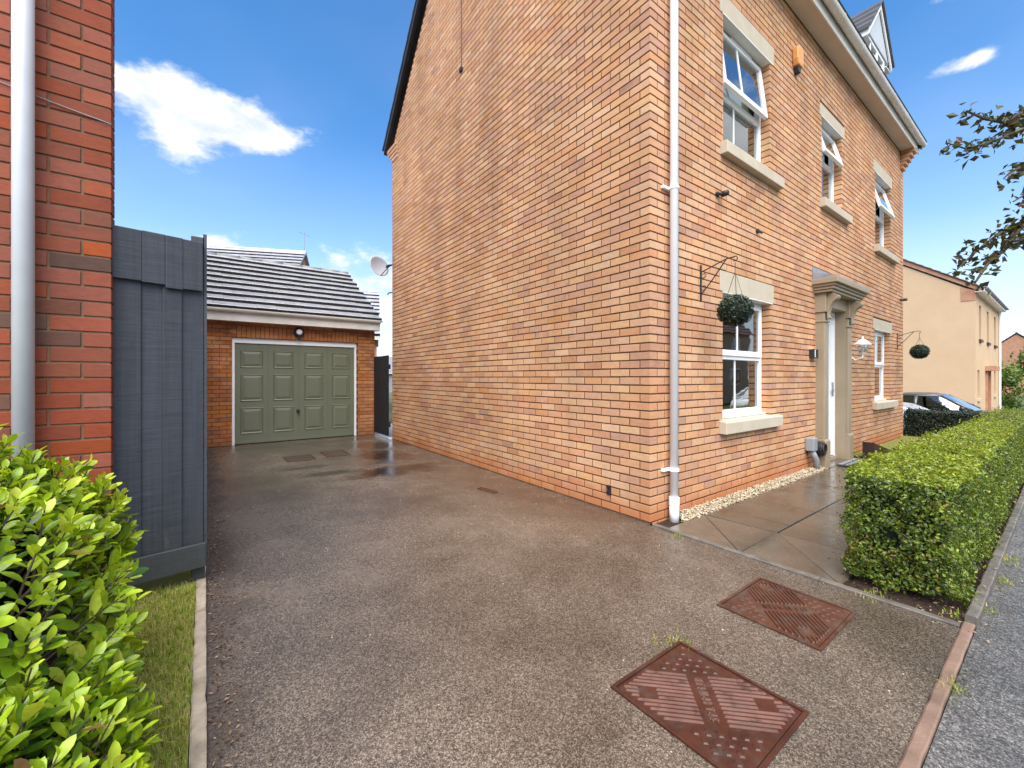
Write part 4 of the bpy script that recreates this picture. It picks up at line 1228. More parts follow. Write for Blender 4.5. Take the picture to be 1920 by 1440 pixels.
# ------------------------------------------------------------------ dark grey fence between lawn and drive
fence = thing('board_fence', 'dark grey painted timber fence beside the red brick wall', 'fence')
import numpy as _n
pr = Vector((-3.12, 0.996)); dl = Vector((-0.984, -0.18))   # along the panel, away from the drive
nr = Vector((0.18, -0.984))                                  # towards the camera
def fp(s, o, z): return (pr.x + dl.x * s + nr.x * o, pr.y + dl.y * s + nr.y * o, z)
def fboard(s0, s1, z0, z1, o0, o1, name, tilt=0.0):
    MB().prism([(s0, z0), (s1, z0), (s1, z1), (s0, z1)], o0, o1, lambda p, q, h: fp(p, h + tilt * (p - s0), q)).build(name, M['fence'], fence, 0.0035)
edges = [0.004, 0.112, 0.192, 0.295, 0.44]
tops = [2.098, 2.10, 2.103, 2.10]
for i in range(4):
    fboard(edges[i] + 0.002, edges[i + 1] + 0.012, 0.13, 2.04, -0.017 + 0.013 * (i % 2), -0.005 + 0.013 * (i % 2), 'fence_board')
for i in range(4):
    dz = [0.0, -0.006, 0.012, 0.016][i]
    e0 = edges[i] + (0.012 if i == 0 else 0.001); e1 = edges[i + 1] + 0.002
    fboard(e0, e1, 1.80 + dz, tops[i], 0.010 + 0.006 * (i % 2), 0.026 + 0.006 * (i % 2), 'fence_board', 0.03)
fboard(0.002, 0.40, 0.12, 0.265, 0.014, 0.036, 'gravel_board')
fboard(0.0, 0.40, 1.0, 1.08, -0.07, -0.018, 'fence_rail')
MB().box(-3.19, -3.122, 1.0, 1.085, 0.03, 2.14).build('fence_post', M['fence'], fence, 0.004)
# run of boards along the drive to the garage
y = 1.09; i = 0
while y < 6.95:
    w = random.uniform(0.10, 0.125); top = 2.06 + random.uniform(-0.012, 0.012)
    MB().box(-3.150 - 0.006 * (i % 2), -3.132 - 0.006 * (i % 2), y, min(y + w - 0.004, 7.05), 0.07, top).build('fence_board', M['fence'], fence)
    y += w; i += 1
MB().box(-3.2, -3.157, 1.09, 7.05, 0.55, 0.63).box(-3.2, -3.157, 1.09, 7.05, 1.6, 1.68).build('fence_rail', M['fence'], fence)
MB().box(-3.131, -3.112, 1.0, 1.03, 0.16, 2.16).build('trim_strip', M['fence'], fence)

# ------------------------------------------------------------------ garage
gar = thing('garage', 'single brick garage with a sage green up and over door', 'garage')
GY = 7.12; GX0, GX1 = -3.25, -0.07
DO = (-2.722, -0.448, -0.2, zc_(27))
B3 = Bricks()
for k in range(-1, 32):
    z0, z1 = zc_(k), zc_(k + 1); zm = (z0 + z1) / 2; h = C75 - 0.0095; odd = k % 2
    ops = [DO, (-2.722, -0.448, zc_(27), zc_(30))]
    for (a, b, fl, fr) in row_intervals(GX0, GX1, z0, z1, ops):
        j0 = GX0 + (0.0 if odd else 0.1125); j = math.floor((a - j0) / 0.225)
        while True:
            p = j0 + 0.225 * j; q = p + 0.225; j += 1
            if p >= b: break
            lo, hi = max(p + 0.0045, a), min(q - 0.0045, b)
            if hi - lo < 0.022: continue
            touch = (fl and lo <= a + 0.03) or (fr and hi >= b - 0.03)
            B3.add(((lo + hi) / 2, GY, zm), hi - lo, h, 0.1025 if touch else 0.03)
x = DO[0]
while x < DO[1] - 0.02:                                   # soldier course over the door
    B3.add((x + 0.0375, GY - 0.001, (zc_(27) + zc_(30)) / 2), 0.0655, 0.216, 0.06); x += 0.0758
B3.build(gar, M['brick_gar'], 300, 20)
gb = MB()
backing((GX0, GX1 - 0.006), (-0.1, 2.42), [DO], lambda u, t, z: (u, t, z), gb, GY + 0.005, GY + 0.2)
gb.box(GX1 - 0.2, GX1 - 0.006, GY + 0.2, 12.2, -0.1, 2.42).box(GX0, GX0 + 0.2, GY + 0.2, 12.2, -0.1, 2.42).box(GX0 + 0.2, GX1 - 0.2, 12.0, 12.2, -0.1, 2.42)
for xx in (GX0, GX1 - 0.2):
    gb.prism([(GY, 2.42), (12.2, 2.42), (9.65, 3.95)], xx, xx + 0.194, lambda p, q, h: (h, p, q))
gb.build('wall', M['mortar'], gar)
MB().box(GX1 - 0.0055, GX1 + 0.004, GY, 12.2, -0.1, 2.42).build('side_brickwork', M['brick_gar'], gar)
gd = part_empty('garage_door', gar)
dX0, dX1, dZ0, dZ1 = -2.672, -0.498, 0.015, 1.925
MB().box(dX0, dX1, GY + 0.075, GY + 0.10, dZ0, dZ1).build('door_skin', M['sage'], gd)
cols = 4; cw = (dX1 - dX0) / cols
rowsz = [(0.20, 0.70), (0.82, 1.34), (1.46, 1.80)]
for ci in range(cols):
    for (ra, rb) in rowsz:
        a = dX0 + cw * ci + 0.085 + (0.015 if ci in (2,) else 0); b = dX0 + cw * (ci + 1) - 0.085 - (0.015 if ci in (1,) else 0)
        vs = []
        for ins, yo in ((0, 0.0), (0.012, -0.013), (0.028, -0.004), (0.075, -0.016)):
            for (xx, zz) in ((a + ins, ra + ins), (b - ins, ra + ins), (b - ins, rb - ins), (a + ins, rb - ins)):
                vs.append((xx, GY + 0.0748 + yo, zz))
        fs = [(12, 13, 14, 15)]
        for L in range(3):
            for i in range(4):
                fs.append((L * 4 + i, L * 4 + (i + 1) % 4, L * 4 + 4 + (i + 1) % 4, L * 4 + 4 + i))
        MB().add(vs, fs).build('panel', M['sage'], gd)
st = MB()
for ci in range(1, 4):
    xx = dX0 + cw * ci
    st.box(xx - 0.006, xx + 0.006, GY + 0.070, GY + 0.0752, dZ0, dZ1)
st.box(dX0, dX1, GY + 0.066, GY + 0.0751, dZ0, dZ0 + 0.05).build('rib', M['sage'], gd, 0.002)
MB().lathe([(0.034, GY + 0.0745), (0.034, GY + 0.06), (0.02, GY + 0.055), (0.016, GY + 0.03), (0.03, GY + 0.02)], (-1.60, 0, 0.60), 12, 'Y').box(-1.612, -1.588, GY + 0.03, GY + 0.045, 0.55, 0.6).build('handle', M['dark'], gd)
MB().box(DO[0] + 0.002, dX0 - 0.004, GY + 0.05, GY + 0.11, 0.0, dZ1 + 0.004).box(dX1 + 0.004, DO[1] - 0.002, GY + 0.05, GY + 0.11, 0.0, dZ1 + 0.004).box(DO[0] + 0.002, DO[1] - 0.002, GY + 0.05, GY + 0.11, dZ1 + 0.005, DO[3] - 0.002).build('door_frame', M['upvc'], gar, 0.004)
MB().box(GX0 + 0.21, GX1 - 0.21, GY + 0.22, GY + 0.25, -0.1, 2.3).build('inner_lining', M['dark'], gar)
MB().box(GX0 - 0.05, GX1 + 0.06, GY - 0.20, GY - 0.18, 2.31, 2.50).box(GX0 - 0.05, GX1 + 0.06, GY - 0.18, GY - 0.002, 2.31, 2.325).build('fascia', M['upvc_dirty'], gar, 0.004)
gg = [(GY - 0.235 + 0.055 * math.cos(math.pi + math.pi * i / 10), 2.525 + 0.062 * math.sin(math.pi + math.pi * i / 10)) for i in range(11)]
gg += [(GY - 0.235 + 0.048 * math.cos(2 * math.pi - math.pi * i / 10), 2.525 + 0.055 * math.sin(2 * math.pi - math.pi * i / 10)) for i in range(11)]
MB().prism(gg, GX0 - 0.1, GX1 + 0.06, lambda p, q, h: (h, p, q)).build('gutter', M['upvc_dirty'], gar)
# roof of single interlocking tiles
ey, ez, ry_, rz_ = GY - 0.26, 2.50, 9.66, 4.11
L = math.hypot(ry_ - ey, rz_ - ez); uy, uz = (ry_ - ey) / L, (rz_ - ez) / L; nY, nZ = -uz, uy
NR, tw = 10, 0.335
tile_cache = {}
def tile_mesh(w):
    if round(w, 3) not in tile_cache:
        gl_ = L / NR + 0.05
        mb = MB()
        def P(s, o): return (uy * s + nY * o, uz * s + nZ * o)
        prof = [P(0, -0.02), P(0.004, 0.082), P(0.012, 0.086), P(gl_, 0.016), P(gl_, 0.004)]
        mb.prism(prof, 0.0015, w - 0.0015, lambda p, q, h: (h, p, q))
        me = mb.mesh('roof_tile'); me.materials.append(M['wetroof']); me.materials.append(M['shade_edge'])
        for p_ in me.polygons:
            if p_.normal.y * uy + p_.normal.z * uz < -0.7: p_.material_index = 1; tile_cache[round(w, 3)] = me  # front edges coloured dark for the shade beneath each tile
    return tile_cache[round(w, 3)]
for r_ in range(NR):
    s0 = L * r_ / NR
    xx = GX0 - 0.1 - (tw / 2 if r_ % 2 else 0)
    while xx < GX1 + 0.09:
        a, b = max(xx, GX0 - 0.1), min(xx + tw, GX1 + 0.10)
        if b - a > 0.05:
            o = link('roof_tile', tile_mesh(b - a), None, gar)
            o.location = (a, ey + uy * s0, ez + uz * s0 + random.uniform(-0.003, 0.003)); o.rotation_euler = (random.gauss(0, 0.004), 0, 0)
        xx += tw
rb_ = MB(); tiled_slope(rb_, GX0 - 0.1, GX1 + 0.1, 12.4, 2.40, ry_, rz_ + 0.02); rb_.build('rear_roof', M['slate'], gar)
MB().prism([(ey, ez - 0.01), (ry_, rz_ - 0.01), (ry_, rz_ + 0.0), (ey, ez + 0.0)], GX0 - 0.1, GX1 + 0.1, lambda p, q, h: (h, p, q)).build('roof_deck', M['slate'], gar)
xx = GX0 - 0.1
while xx < GX1 + 0.1:
    MB().tube([(xx, ry_, rz_ + 0.0), (min(xx + 0.447, GX1 + 0.1), ry_, rz_ - 0.01)], 0.075, 10).build('ridge_tile', M['ridge_grey'], gar, smooth=True); xx += 0.45
gl = thing('floodlight', 'round black bulkhead light above the garage door', 'light')
MB().lathe([(0.095, GY - 0.003), (0.095, GY - 0.06), (0.07, GY - 0.075), (0.06, GY - 0.07)], (-1.60, 0, 2.19), 20, 'Y').box(-1.63, -1.57, GY - 0.05, GY - 0.003, 2.05, 2.10).build('housing', M['dark'], gl)
MB().lathe([(0.058, GY - 0.071), (0.05, GY - 0.085), (0.02, GY - 0.09)], (-1.60, 0, 2.19), 16, 'Y').build('lens', M['curtain'], gl, smooth=True)

# side gate in the passage
gate = thing('side_gate', 'black timber side gate between the garage and the house', 'gate')
y = 6.22; i = 0
while y < 7.08:
    MB().box(-0.085 - 0.004 * (i % 2), -0.065 - 0.004 * (i % 2), y, min(y + 0.106, 7.10), 0.065, 1.735 + random.uniform(-0.004, 0.004)).build('gate_board', M['gate'], gate); y += 0.11; i += 1
MB().box(-0.064, -0.03, 6.22, 7.1, 0.25, 0.35).box(-0.064, -0.03, 6.22, 7.1, 1.45, 1.55).build('gate_rail', M['gate'], gate)
struct('passage_paving', MB().box(0.03, 6.0, 6.22, 9.0, -0.05, 0.006), noise_mat('pale_concrete', (0.55, 0.54, 0.52), (0.66, 0.65, 0.63), 3, 0.8, coords='World'))
MB().box(-0.06, 0.031, 6.23, 7.1, 0.0005, 0.012).build('gap_light_strip', M['upvc'], gate)  # white strip added for the daylight on the ground under the gate

# ------------------------------------------------------------------ manhole covers
def cover(cx, cy, sx, sy, rot, mat, label, group, detail=True, name='manhole_cover', worn=None):
    t = thing(name, label, 'manhole cover', group)
    def W(u, v, z):
        c, s = math.cos(rot), math.sin(rot)
        return (cx + u * c - v * s, cy + u * s + v * c, z)
    def bx(mb, u0, u1, v0, v1, z0, z1):
        mb.prism([(u0, v0), (u1, v0), (u1, v1), (u0, v1)], z0, z1, lambda p, q, h: W(p, q, h))
    a, b = sx / 2, sy / 2
    fr = MB(); e = 0.014
    bx(fr, -a, a, -b, -b + e, -0.03, 0.010); bx(fr, -a, a, b - e, b, -0.03, 0.010)
    bx(fr, -a, -a + e, -b + e, b - e, -0.03, 0.010); bx(fr, a - e, a, -b + e, b - e, -0.03, 0.010)
    fr.build('rim', mat, t, 0.002)
    pl_ = MB(); bx(pl_, -a + e + 0.004, a - e - 0.004, -b + e + 0.004, b - e - 0.004, -0.03, 0.006)
    pl_.build('plate', mat, t, 0.002)
    if not detail: return t
    ia, ib = a - e - 0.018, b - e - 0.018
    tr = MB(); q = math.sqrt(0.5)
    def clip_bar(s, w0, w1, half, z1):
        # bar along (1,-1)/sqrt2 (w), offset s along (1,1)/sqrt2; clipped to plate
        lo, hi = w0, w1
        for (m, lim) in ((1, ia), (-1, ib)):
            # u = q*(s+w), v = q*(s-w)
            pass
        lo = max(lo, -ia / q - s, s - ib / q); hi = min(hi, ia / q - s, s + ib / q)
        if hi - lo < 0.02: return
        ps_ = []
        for (ss, ww) in ((s - half, lo), (s - half, hi), (s + half, hi), (s + half, lo)):
            ps_.append((q * (ss + ww), q * (ss - ww)))
        h_ = half * 0.55
        vs = [W(*p_, 0.0055) for p_ in ps_]
        ps2 = []
        for (ss, ww) in ((s - h_, lo + 0.004), (s - h_, hi - 0.004), (s + h_, hi - 0.004), (s + h_, lo + 0.004)):
            ps2.append(W(q * (ss + ww), q * (ss - ww), z1))
        tr.add(vs + ps2, [(4, 5, 6, 7), (0, 1, 5, 4), (1, 2, 6, 5), (2, 3, 7, 6), (3, 0, 4, 7)])
    for i in range(-6, 7):
        s = i * 0.0205
        for (w0, w1) in ((-0.5, -0.042), (0.042, 0.5)):
            # leave space for the two round key holes and the makers marks
            if abs(i) <= 1:
                if w0 < 0: clip_bar(s, -0.5, -0.255, 0.0043, 0.0115); clip_bar(s, -0.185, w1, 0.0043, 0.0115)
                else: clip_bar(s, w0, 0.185, 0.0043, 0.0115); clip_bar(s, 0.255, 0.5, 0.0043, 0.0115)
            else:
                clip_bar(s, w0, w1, 0.0043, 0.0115)
    tr.build('raised_tread', worn or mat, t)
    # hexagonal tread in the two other corners
    for sgn in (-1, 1):
        tr = MB()
        for i in range(7):
            for j in range(-6, 7):
                s = sgn * (0.165 + i * 0.036); w = j * 0.042 + (0.021 if i % 2 else 0)
                u, v = q * (s + w), q * (s - w)
                if abs(u) > ia - 0.016 or abs(v) > ib - 0.016: continue
                ring0 = [W(u + 0.017 * math.cos(k * math.pi / 3 + 0.26), v + 0.017 * math.sin(k * math.pi / 3 + 0.26), 0.0058) for k in range(6)]
                ring1 = [W(u + 0.011 * math.cos(k * math.pi / 3 + 0.26), v + 0.011 * math.sin(k * math.pi / 3 + 0.26), 0.0095) for k in range(6)]
                tr.add(ring0 + ring1, [tuple(range(6, 12))] + [(k, (k + 1) % 6, 6 + (k + 1) % 6, 6 + k) for k in range(6)])
        tr.build('hexagon_tread', mat, t)
    # worn cast lettering: short raised strokes in a row along the middle
    lt = MB(); rr_ = random.Random(5)
    for i in range(9):
        s = -0.105 + i * 0.026
        for k in range(rr_.choice((2, 3, 3))):
            w = rr_.uniform(-0.016, 0.016); ds = rr_.uniform(-0.007, 0.007)
            if rr_.random() < 0.5: qs = ((s + ds - 0.0025, -0.017), (s + ds + 0.0025, 0.017))
            else: qs = ((s - 0.009, w - 0.0022), (s + 0.009, w + 0.0022))
            (s0, w0), (s1, w1) = qs
            lt.prism([(q * (s0 + w0), q * (s0 - w0)), (q * (s0 + w1), q * (s0 - w1)), (q * (s1 + w1), q * (s1 - w1)), (q * (s1 + w0), q * (s1 - w0))], 0.0055, 0.0105, lambda p, r2, h: W(p, r2, h))
    lt.build('cast_lettering', worn or mat, t)
    sb = MB()
    for (u, v) in ((-ia, -ib), (ia, -ib), (ia, ib), (-ia, ib)):
        uu, vv = u * 0.95, v * 0.95
        sb.add([W(uu + 0.005 * math.cos(k * math.pi / 4), vv + 0.005 * math.sin(k * math.pi / 4), z) for z in (0.0055, 0.0105) for k in range(8)], [tuple(range(8, 16))] + [(k, (k + 1) % 8, 8 + (k + 1) % 8, 8 + k) for k in range(8)])
    sb.build('screw', M['iron_worn'], t)
    return t
cover(-1.532, -1.332, 0.50, 0.535, 0.0, M['iron'], 'large glossy red brown manhole cover nearest the camera', 'ribbed manhole covers', worn=M['iron_worn'])
cover(-0.557, -1.254, 0.49, 0.53, math.pi / 2, M['iron_dry'], 'dull brown manhole cover beside the path edging and hedge', 'ribbed manhole covers')
cover(-1.925, 5.05, 0.40, 0.50, 0.0, M['iron_dull'], 'small brown drain cover in front of the garage door, left one', 'drain covers near the garage', False, 'drain_cover')
cover(-1.37, 5.16, 0.36, 0.55, 0.0, M['iron_dull'], 'small brown drain cover in front of the garage door, right one', 'drain covers near the garage', False, 'drain_cover')
cover(-0.56, 1.73, 0.07, 0.28, 0.15, M['iron_dry'], 'thin rusty stopcock cover in the drive beside the side wall', None, False, 'stopcock_cover')

# ------------------------------------------------------------------ gravel, grass, litter
def pebbles(name, n, fx, size, mat, parent=None):
    base = np.array([(0, 0, 1), (0.894, 0, 0.447), (0.276, 0.851, 0.447), (-0.724, 0.526, 0.447), (-0.724, -0.526, 0.447), (0.276, -0.851, 0.447), (0.724, 0.526, -0.447), (-0.276, 0.851, -0.447), (-0.894, 0, -0.447), (-0.276, -0.851, -0.447), (0.724, -0.526, -0.447), (0, 0, -1)])
    fs = np.array([(0, 1, 2), (0, 2, 3), (0, 3, 4), (0, 4, 5), (0, 5, 1), (1, 6, 2), (2, 7, 3), (3, 8, 4), (4, 9, 5), (5, 10, 1), (6, 7, 2), (7, 8, 3), (8, 9, 4), (9, 10, 5), (10, 6, 1), (11, 7, 6), (11, 8, 7), (11, 9, 8), (11, 10, 9), (11, 6, 10)])
    P = fx(n); n = len(P)
    S = RNG.uniform(0.55, 1.2, (n, 3)) * size * np.array([1, 1, 0.7])
    a = RNG.uniform(0, 6.28, n)
    V = base[None] * S[:, None, :]
    V = np.stack([V[..., 0] * np.cos(a)[:, None] - V[..., 1] * np.sin(a)[:, None], V[..., 0] * np.sin(a)[:, None] + V[..., 1] * np.cos(a)[:, None], V[..., 2]], -1) + P[:, None]
    V += RNG.normal(0, size * 0.08, V.shape)
    F = (fs[None] + np.arange(n)[:, None, None] * 12).reshape(-1, 3)
    return np_mesh(name, V.reshape(-1, 3), F, mat, parent, 'stuff', np.repeat(RNG.uniform(0.01, 1, n), 12), smooth=True)
def gr(n):
    x = RNG.uniform(0.30, 3.86, n); y = RNG.uniform(-0.155, -0.005, n) - 0.02 * (RNG.random(n) < 0.08)
    ok = np.hypot(x - 0.268, y + 0.062) > 0.06
    return np.stack([x, y, RNG.uniform(-0.012, 0.018, n) + 0.012 * (y > -0.1)], 1)[ok]
g_ = pebbles('gravel_strip', 5200, gr, 0.0105, M['gravel'])
def loose(n):
    return np.stack([RNG.uniform(-3.0, 0.0, n), RNG.uniform(-1.8, 5, n), np.full(n, 0.002)], 1)
pebbles('loose_grit', 160, loose, 0.004, M['gravel'])

def blades(n, fx, hgt, wid, mat, name):
    P = fx(n); n = len(P)
    a = RNG.uniform(0, 6.28, n); lean = RNG.uniform(0.1, 0.9, n); h = hgt * RNG.uniform(0.5, 1.3, n)
    d = np.stack([np.cos(a), np.sin(a), np.zeros(n)], 1); s = np.stack([-np.sin(a), np.cos(a), np.zeros(n)], 1) * (wid * RNG.uniform(0.6, 1.3, n))[:, None]
    up = np.array([0, 0, 1.0])
    mid = P + d * (h * lean * 0.35)[:, None] + up * (h * 0.6)[:, None]
    tip = P + d * (h * lean)[:, None] + up * (h * (1 - 0.35 * lean))[:, None]
    V = np.stack([P - s, P + s, mid + s * 0.7, mid - s * 0.7, tip], 1).reshape(-1, 3)
    i = np.arange(n)[:, None] * 5
    F = np.concatenate([i + np.array([[0, 1, 2]]), i + np.array([[0, 2, 3]]), i + np.array([[3, 2, 4]])])
    return np_mesh(name, V, F, mat, None, 'stuff', np.repeat(RNG.uniform(0.01, 1, n), 5))
def gfx(n):
    x = RNG.uniform(-3.75, -3.165, n); y = RNG.uniform(-1.75, 0.98, n)
    patch = np.sin(x * 9 + 1.0) * np.sin(y * 7.0) + 0.6 * np.sin(x * 23 + y * 17)
    keep = (RNG.random(n) < np.clip(0.75 + 0.35 * patch + 0.25 * (y > 0.1), 0.12, 1)) & ~((y > 0.9) & (x > -3.3) & (RNG.random(n) < 0.7))
    return np.stack([x, y, np.full(n, 0.026)], 1)[keep]
blades(26000, gfx, 0.042, 0.0016, M['grass'], 'grass')
def weeds(n):
    c = np.array([(-0.06, -0.3), (0.02, -1.5), (0.1, -1.83), (-0.645, -1.9), (0.3, -1.9), (0.9, -1.93), (1.4, -1.93), (0.33, -0.04), (0.40, -0.10), (-1.30, -1.05)])
    k = RNG.integers(0, len(c), n)
    p = c[k] + RNG.normal(0, 0.05, (n, 2)) * np.array([1, 0.5])
    ok = p[:, 0] > -1.6
    return np.stack([p[:, 0], p[:, 1], np.full(n, 0.001)], 1)[ok]
blades(700, weeds, 0.022, 0.002, M['grass'], 'weeds')

def litter_s(n):
    k = RNG.random(n)
    x = np.where(k < 0.72, -3.11 + np.abs(RNG.normal(0, 0.075, n)), np.where(k < 0.86, RNG.uniform(-0.1, 2.5, n), RNG.uniform(-3.6, -3.17, n)))
    y = np.where(k < 0.72, RNG.uniform(-1.8, 6.5, n), np.where(k < 0.86, RNG.normal(-1.86, 0.10, n), RNG.uniform(-1.7, 1.0, n)))
    z = np.where(k < 0.86, 0.006, 0.04) + np.where((k >= 0.72) & (k < 0.86) & (x > 0.05), np.where(y > -1.91, 0.045, 0.0), 0.0)
    P = np.stack([x, y, z], 1)
    return P, np.tile([0, 0, 1.0], (n, 1)), RNG.uniform(0, 1, n)
lt_ = leaf_cloud(1700, litter_s, 0.018, 0.5, 0.25, M['litter'], 'leaf_litter', None, 'stuff')
def bed_s(n):
    P = np.stack([RNG.uniform(0.03, 3.0, n), RNG.uniform(-1.85, -1.38, n), np.full(n, 0.004)], 1)
    return P, np.tile([0, 0, 1.0], (n, 1)), RNG.uniform(0, 1, n)
leaf_cloud(900, bed_s, 0.016, 0.6, 0.4, M['litter'], 'bed_litter', None, 'stuff')

# ------------------------------------------------------------------ hedges
hedge = thing('box_hedge', 'long clipped box hedge with yellow green top beside the kerb', 'hedge')
HX0, HX1, HY0, HY1, HZ = 0.13, 9.2, -1.83, -1.315, 0.695
def hedge_surface(n, x0, x1, y0, y1, z0, z1, ends=(True, True), rr=0.07):
    """points scattered over the clipped faces with bumps and hollows"""
    A = np.array([(x1 - x0) * (y1 - y0), (x1 - x0) * (z1 - z0), (x1 - x0) * (z1 - z0), (y1 - y0) * (z1 - z0) * 1.6, (y1 - y0) * (z1 - z0) * 1.6])
    if not ends[0]: A[3] = 0
    if not ends[1]: A[4] = 0
    f = RNG.choice(5, n, p=A / A.sum())
    u, v = RNG.random(n), RNG.random(n)
    P = np.zeros((n, 3)); N = np.zeros((n, 3))
    X = x0 + (x1 - x0) * u
    m = f == 0; P[m] = np.stack([X, y0 + (y1 - y0) * v, np.full(n, z1)], 1)[m]; N[m] = (0, 0, 1)
    m = f == 1; P[m] = np.stack([X, np.full(n, y0), z0 + (z1 - z0) * v], 1)[m]; N[m] = (0, -1, 0)
    m = f == 2; P[m] = np.stack([X, np.full(n, y1), z0 + (z1 - z0) * v], 1)[m]; N[m] = (0, 1, 0)
    m = f == 3; P[m] = np.stack([np.full(n, x0), y0 + (y1 - y0) * u, z0 + (z1 - z0) * v], 1)[m]; N[m] = (-1, 0, 0)
    m = f == 4; P[m] = np.stack([np.full(n, x1), y0 + (y1 - y0) * u, z0 + (z1 - z0) * v], 1)[m]; N[m] = (1, 0, 0)
    # round the arrises and bulge
    c = np.array([(x0 + x1) / 2, (y0 + y1) / 2, (z0 + z1) / 2]); hlf = np.array([(x1 - x0) / 2, (y1 - y0) / 2, (z1 - z0) / 2])
    q = P - c; inner = hlf - rr
    cl = np.clip(q, -inner, inner); d = q - cl
    ln_ = np.linalg.norm(d, axis=1, keepdims=True)
    P = c + cl + d / np.maximum(ln_, 1e-6) * np.minimum(ln_, rr)
    N = N * 0.5 + d / np.maximum(ln_, 1e-6) * 0.7
    # clumps: smooth pseudo noise
    b = (np.sin(P[:, 0] * 11 + 2 * np.sin(P[:, 2] * 9)) * np.sin(P[:, 1] * 13 + 1.3 + 2 * np.sin(P[:, 0] * 5)) * np.sin(P[:, 2] * 12 + 0.5 + np.sin(P[:, 0] * 7)))
    b2 = np.sin(P[:, 0] * 31 + 1) * np.sin(P[:, 1] * 37 + 2) * np.sin(P[:, 2] * 33 + 3)
    off = 0.05 * b + 0.026 * b2 - np.abs(RNG.normal(0, 0.026, n)) + (RNG.random(n) < 0.04) * RNG.uniform(0, 0.065, n)
    P = P + N * off[:, None]
    return P, N, b
def hedge_s(n):
    # denser near the camera end
    parts = []
    for (xa, xb, k) in ((HX0, 2.2, 0.50), (2.2, 5.0, 0.32), (5.0, HX1, 0.18)):
        parts.append(hedge_surface(int(n * k), xa, xb, HY0, HY1, 0.02, HZ, (xa == HX0, xb == HX1)))
    P = np.concatenate([p[0] for p in parts]); N = np.concatenate([p[1] for p in parts]); b = np.concatenate([p[2] for p in parts])
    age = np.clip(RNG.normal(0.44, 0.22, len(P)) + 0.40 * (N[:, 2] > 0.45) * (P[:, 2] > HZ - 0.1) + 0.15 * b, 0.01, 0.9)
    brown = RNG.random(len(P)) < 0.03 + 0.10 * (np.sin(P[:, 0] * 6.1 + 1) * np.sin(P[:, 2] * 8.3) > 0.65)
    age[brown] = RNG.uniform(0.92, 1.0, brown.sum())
    return P, N, age
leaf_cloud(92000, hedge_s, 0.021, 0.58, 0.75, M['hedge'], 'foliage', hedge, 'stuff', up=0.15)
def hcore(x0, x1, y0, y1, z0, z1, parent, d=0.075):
    MB().box(x0 + d, x1 - d, y0 + d, y1 - d, z0 + 0.05, z1 - d).build('shade_core', M['core'], parent)
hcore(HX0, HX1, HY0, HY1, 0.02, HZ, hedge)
stems = MB()
for i in range(46):
    x = HX0 + 0.08 + i * 0.19; y0_ = random.uniform(-1.7, -1.5)
    p0 = (x, y0_, -0.02); p1 = (x + random.uniform(-0.05, 0.05), y0_ + random.uniform(-0.08, 0.08), 0.2); p2 = (x + random.uniform(-0.12, 0.12), y0_ + random.uniform(-0.14, 0.14), 0.5)
    stems.tube([p0, p1, p2], [0.010, 0.007, 0.004], 5)
stems.build('stem', M['bark'], hedge)
h2 = thing('dark_hedge', 'low dark clipped hedge across the far end of the garden', 'hedge')
def hedge2_s(n):
    P, N, b = hedge_surface(n, 9.26, 9.75, -1.83, 0.05, -0.02, 0.575, (True, True))
    return P, N, np.clip(RNG.normal(0.4, 0.25, len(P)) + 0.3 * (N[:, 2] > 0.4), 0.01, 1)
leaf_cloud(14000, hedge2_s, 0.034, 0.6, 0.7, M['hedge_dark'], 'foliage', h2, 'stuff')
hcore(9.26, 9.75, -1.83, 0.05, 0.0, 0.575, h2, 0.06)

# ------------------------------------------------------------------ bright shrub in the left corner
bush = thing('laurel_bush', 'bright lime green leafy shrub in the left foreground', 'bush')
def leaf_shape(n_=5):
    vs = []; 
    ws = [0.0, 0.30, 0.50, 0.52, 0.30, 0.0]
    for i, w in enumerate(ws):
        s = (0, 0.22, 0.47, 0.70, 0.89, 1.0)[i]
        bend = -0.18 * s * s
        if w == 0: vs.append((0, s, bend))
        else: vs += [(-w * 0.42, s, bend + 0.10 * w), (0, s, bend - 0.02), (w * 0.42, s, bend + 0.10 * w)]
    fs = [(0, 2, 1), (0, 3, 2)]
    for k in range(3):
        o = 1 + 3 * k
        fs += [(o, o + 1, o + 4), (o, o + 4, o + 3), (o + 1, o + 2, o + 5), (o + 1, o + 5, o + 4)]
    fs += [(10, 11, 13), (11, 12, 13)]
    return np.array(vs, float), np.array(fs)
LV, LF = leaf_shape()
lme = bpy.data.meshes.new('leaf'); lme.from_pydata(LV.tolist(), [], LF.tolist()); lme.materials.append(M['bush'])
for p in lme.polygons: p.use_smooth = True
